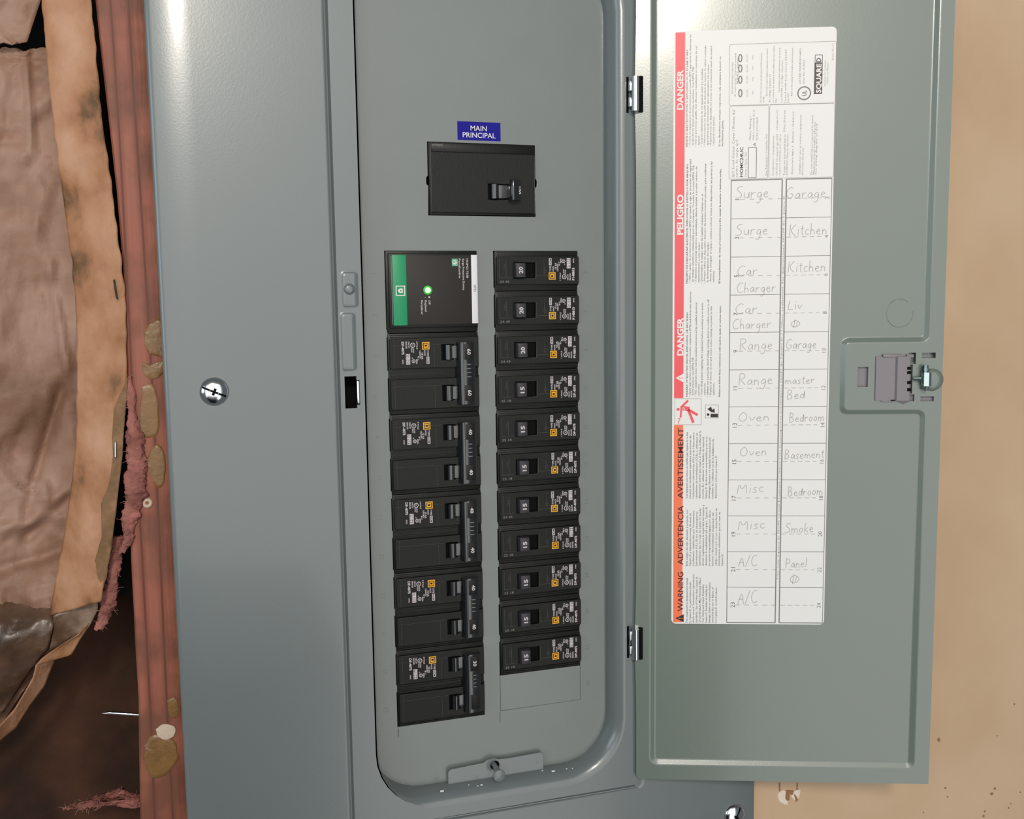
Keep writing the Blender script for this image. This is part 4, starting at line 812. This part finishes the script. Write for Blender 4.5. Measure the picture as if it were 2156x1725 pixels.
# glass wool edge beside the stud
def wool(pts, y, r, name, label=None, seed=0):
    """ragged fluff along a measured line, with loose fibres"""
    mb = MB(); P_ = [at(a_, b_, y / 1000) * 1000 for a_, b_ in pts]; n = 26; vs = []; sub = 26; N_ = (len(P_) - 1) * sub + 1
    for i in range(N_):
        t = i / sub; j = min(int(t), len(P_) - 2); p = P_[j].lerp(P_[j + 1], t - j); rr = ip([(k_, v_) for k_, v_ in enumerate(r)], t)
        for q in range(n):
            a_ = 2 * PI * q / n; d = Vector((math.cos(a_), math.sin(a_) * .7, 0)); v = p + d * rr
            s_ = rr * (1 + .55 * noise.noise(v * .13 + Vector((seed, 0, 0))) + .35 * noise.noise(v * .4 + Vector((0, seed, 0))) + .2 * noise.noise(v * 1.1))
            vs.append(tuple(p + d * s_ + Vector((0, 0, 1.2 * noise.noise(v * .5)))))
    mb.add(vs, [(i * n + q, i * n + (q + 1) % n, (i + 1) * n + (q + 1) % n, (i + 1) * n + q) for i in range(N_ - 1) for q in range(n)], 'pink')
    o = mb.build(name, None, 180); o.parent = bat; o.matrix_parent_inverse = Matrix.Translation(-bat.location)
    if label: o['label'] = label
    mb = MB(); rnd = random.Random(seed)
    for _ in range(70):
        v = Vector(vs[rnd.randrange(len(vs))]); d = Vector((rnd.uniform(-1, 1), rnd.uniform(-1, .1), rnd.uniform(-1, 1))).normalized(); e = Vector((rnd.uniform(-1, 1), rnd.uniform(-.6, .6), rnd.uniform(-1, 1)))
        L = rnd.uniform(1.5, 4.5); mb.tube([v - d, v + d * L * .5, v + d * L + e * 1.2], [.12, .1, .05], 'fibre', 4)
    f = mb.build('loose_fibres', o, 60); f['kind'] = 'stuff'; f.matrix_parent_inverse = o.matrix_world.inverted() if False else Matrix.Identity(4)
    return o
wool([(272, 790), (278, 860), (284, 930), (288, 990), (284, 1040), (276, 1090), (268, 1135), (256, 1165)], 3.5, [1.2, 2.6, 4.6, 5.2, 5.4, 4.6, 3.6, 2], 'wool_tuft', 'pink glass wool tuft beside the flange')
wool([(248, 1130), (242, 1180), (236, 1230), (225, 1280), (208, 1325)], 14, [3, 4, 3.6, 4.5, 3], 'wool_tuft', None, 5)
wool([(150, 1700), (200, 1690), (240, 1675), (300, 1690)], 40, [4, 8, 12, 9], 'wool_tuft', 'pale pink tuft at the bottom of the cavity', 9)
for px, py, px2, py2 in ((243, 932, 243, 962), (240, 590, 246, 628)):
    mb = MB(); p, q = at(px, py, .0005) * 1000, at(px2, py2, .0005) * 1000; mb.tube([(p.x, 2.5, p.z), (p.x, .6, p.z), (q.x, .6, q.z), (q.x, 2.5, q.z)], .55, 'steel' if py > 900 else 'inkdark', 6)
    s = mb.build('staple', None, 60); tag(s, 'bright steel staple in the tan flange beside the damp stain' if py > 900 else 'dark rusty staple in the upper part of the tan flange', 'staple')

# ================================================================== drywall damage
def nick(pts, k, name, th=.25):
    P_ = [at(a_, b_, -.009) * 1000 for a_, b_ in pts]; mb = MB(); poly = [(p.x, p.z) for p in P_]
    mb.flat(poly, -9 - th, k); n = len(poly); mb.add([(p[0], y, p[1]) for y in (-9 - th, -8.9) for p in poly], [(i, (i + 1) % n, n + (i + 1) % n, n + i) for i in range(n)], k)
    o = mb.build(name, bpy.data.objects['wall_right']); return o
z5 = lambda L: [(1500 + x / 3.2866, 1425 + y / 3.2866) for x, y in L]
nick(z5([(458, 735), (469, 735), (469, 790), (460, 795)]), 'nick', 'cut_line'); nick(z5([(582, 735), (590, 735), (588, 785), (580, 785)]), 'nick', 'cut_line')
nick(z5([(455, 805), (480, 785), (505, 790), (520, 800), (528, 845), (515, 870), (520, 884), (490, 880), (460, 860), (448, 830)]), 'chalk', 'torn_gypsum', .6)
nick(z5([(548, 800), (575, 785), (608, 780), (600, 825), (582, 860), (560, 850), (545, 830)]), 'chalk', 'torn_gypsum', .5)
nick(z5([(505, 790), (530, 785), (560, 790), (552, 815), (530, 812), (530, 848), (515, 860), (500, 840)]), 'nick', 'bared_core', .75); nick(z5([(560, 810), (575, 820), (590, 850), (575, 866), (570, 845)]), 'nick', 'bared_core', .65)
for i, (x, y, s) in enumerate(((1567, 440, 14), (1612, 772, 8), (1628, 832, 7), (1955, 775, 9), (1932, 812, 11), (2090, 190, 7), (2065, 880, 6), (2050, 910, 7), (1885, 935, 8), (1875, 965, 9), (1460, 940, 6), (1970, 410, 5), (2130, 800, 6))):
    pts = [(x + s * random.uniform(.6, 1.2) * math.cos(t * PI / 3.5), y + s * random.uniform(.6, 1.3) * math.sin(t * PI / 3.5)) for t in range(7)]
    nick(z5(pts), 'nick', 'scuff', .08)
print('verts', sum(len(o.data.vertices) for o in bpy.data.objects if o.type == 'MESH'))
# bare chips of paint along the recess's lower lip
for px, py, s_ in ((931, 1666, 1.1), (1014, 1653, .7), (1006, 1655, .5), (1165, 1624, 1.0), (1142, 1623, .5), (1193, 1619, .5), (1205, 1618, .4), (987, 1653, .4)):
    c = at(px, py, -.0095) * 1000; mb = MB(); mb.hull([(c.x + a_ * s_, c.y + b_ * .4, c.z + d_ * s_ * .45) for a_ in (-1.2, 1) for b_ in (-1, 1) for d_ in (-1, 1)], 'whitetag', .1); mb.build('paint_chip', cover)
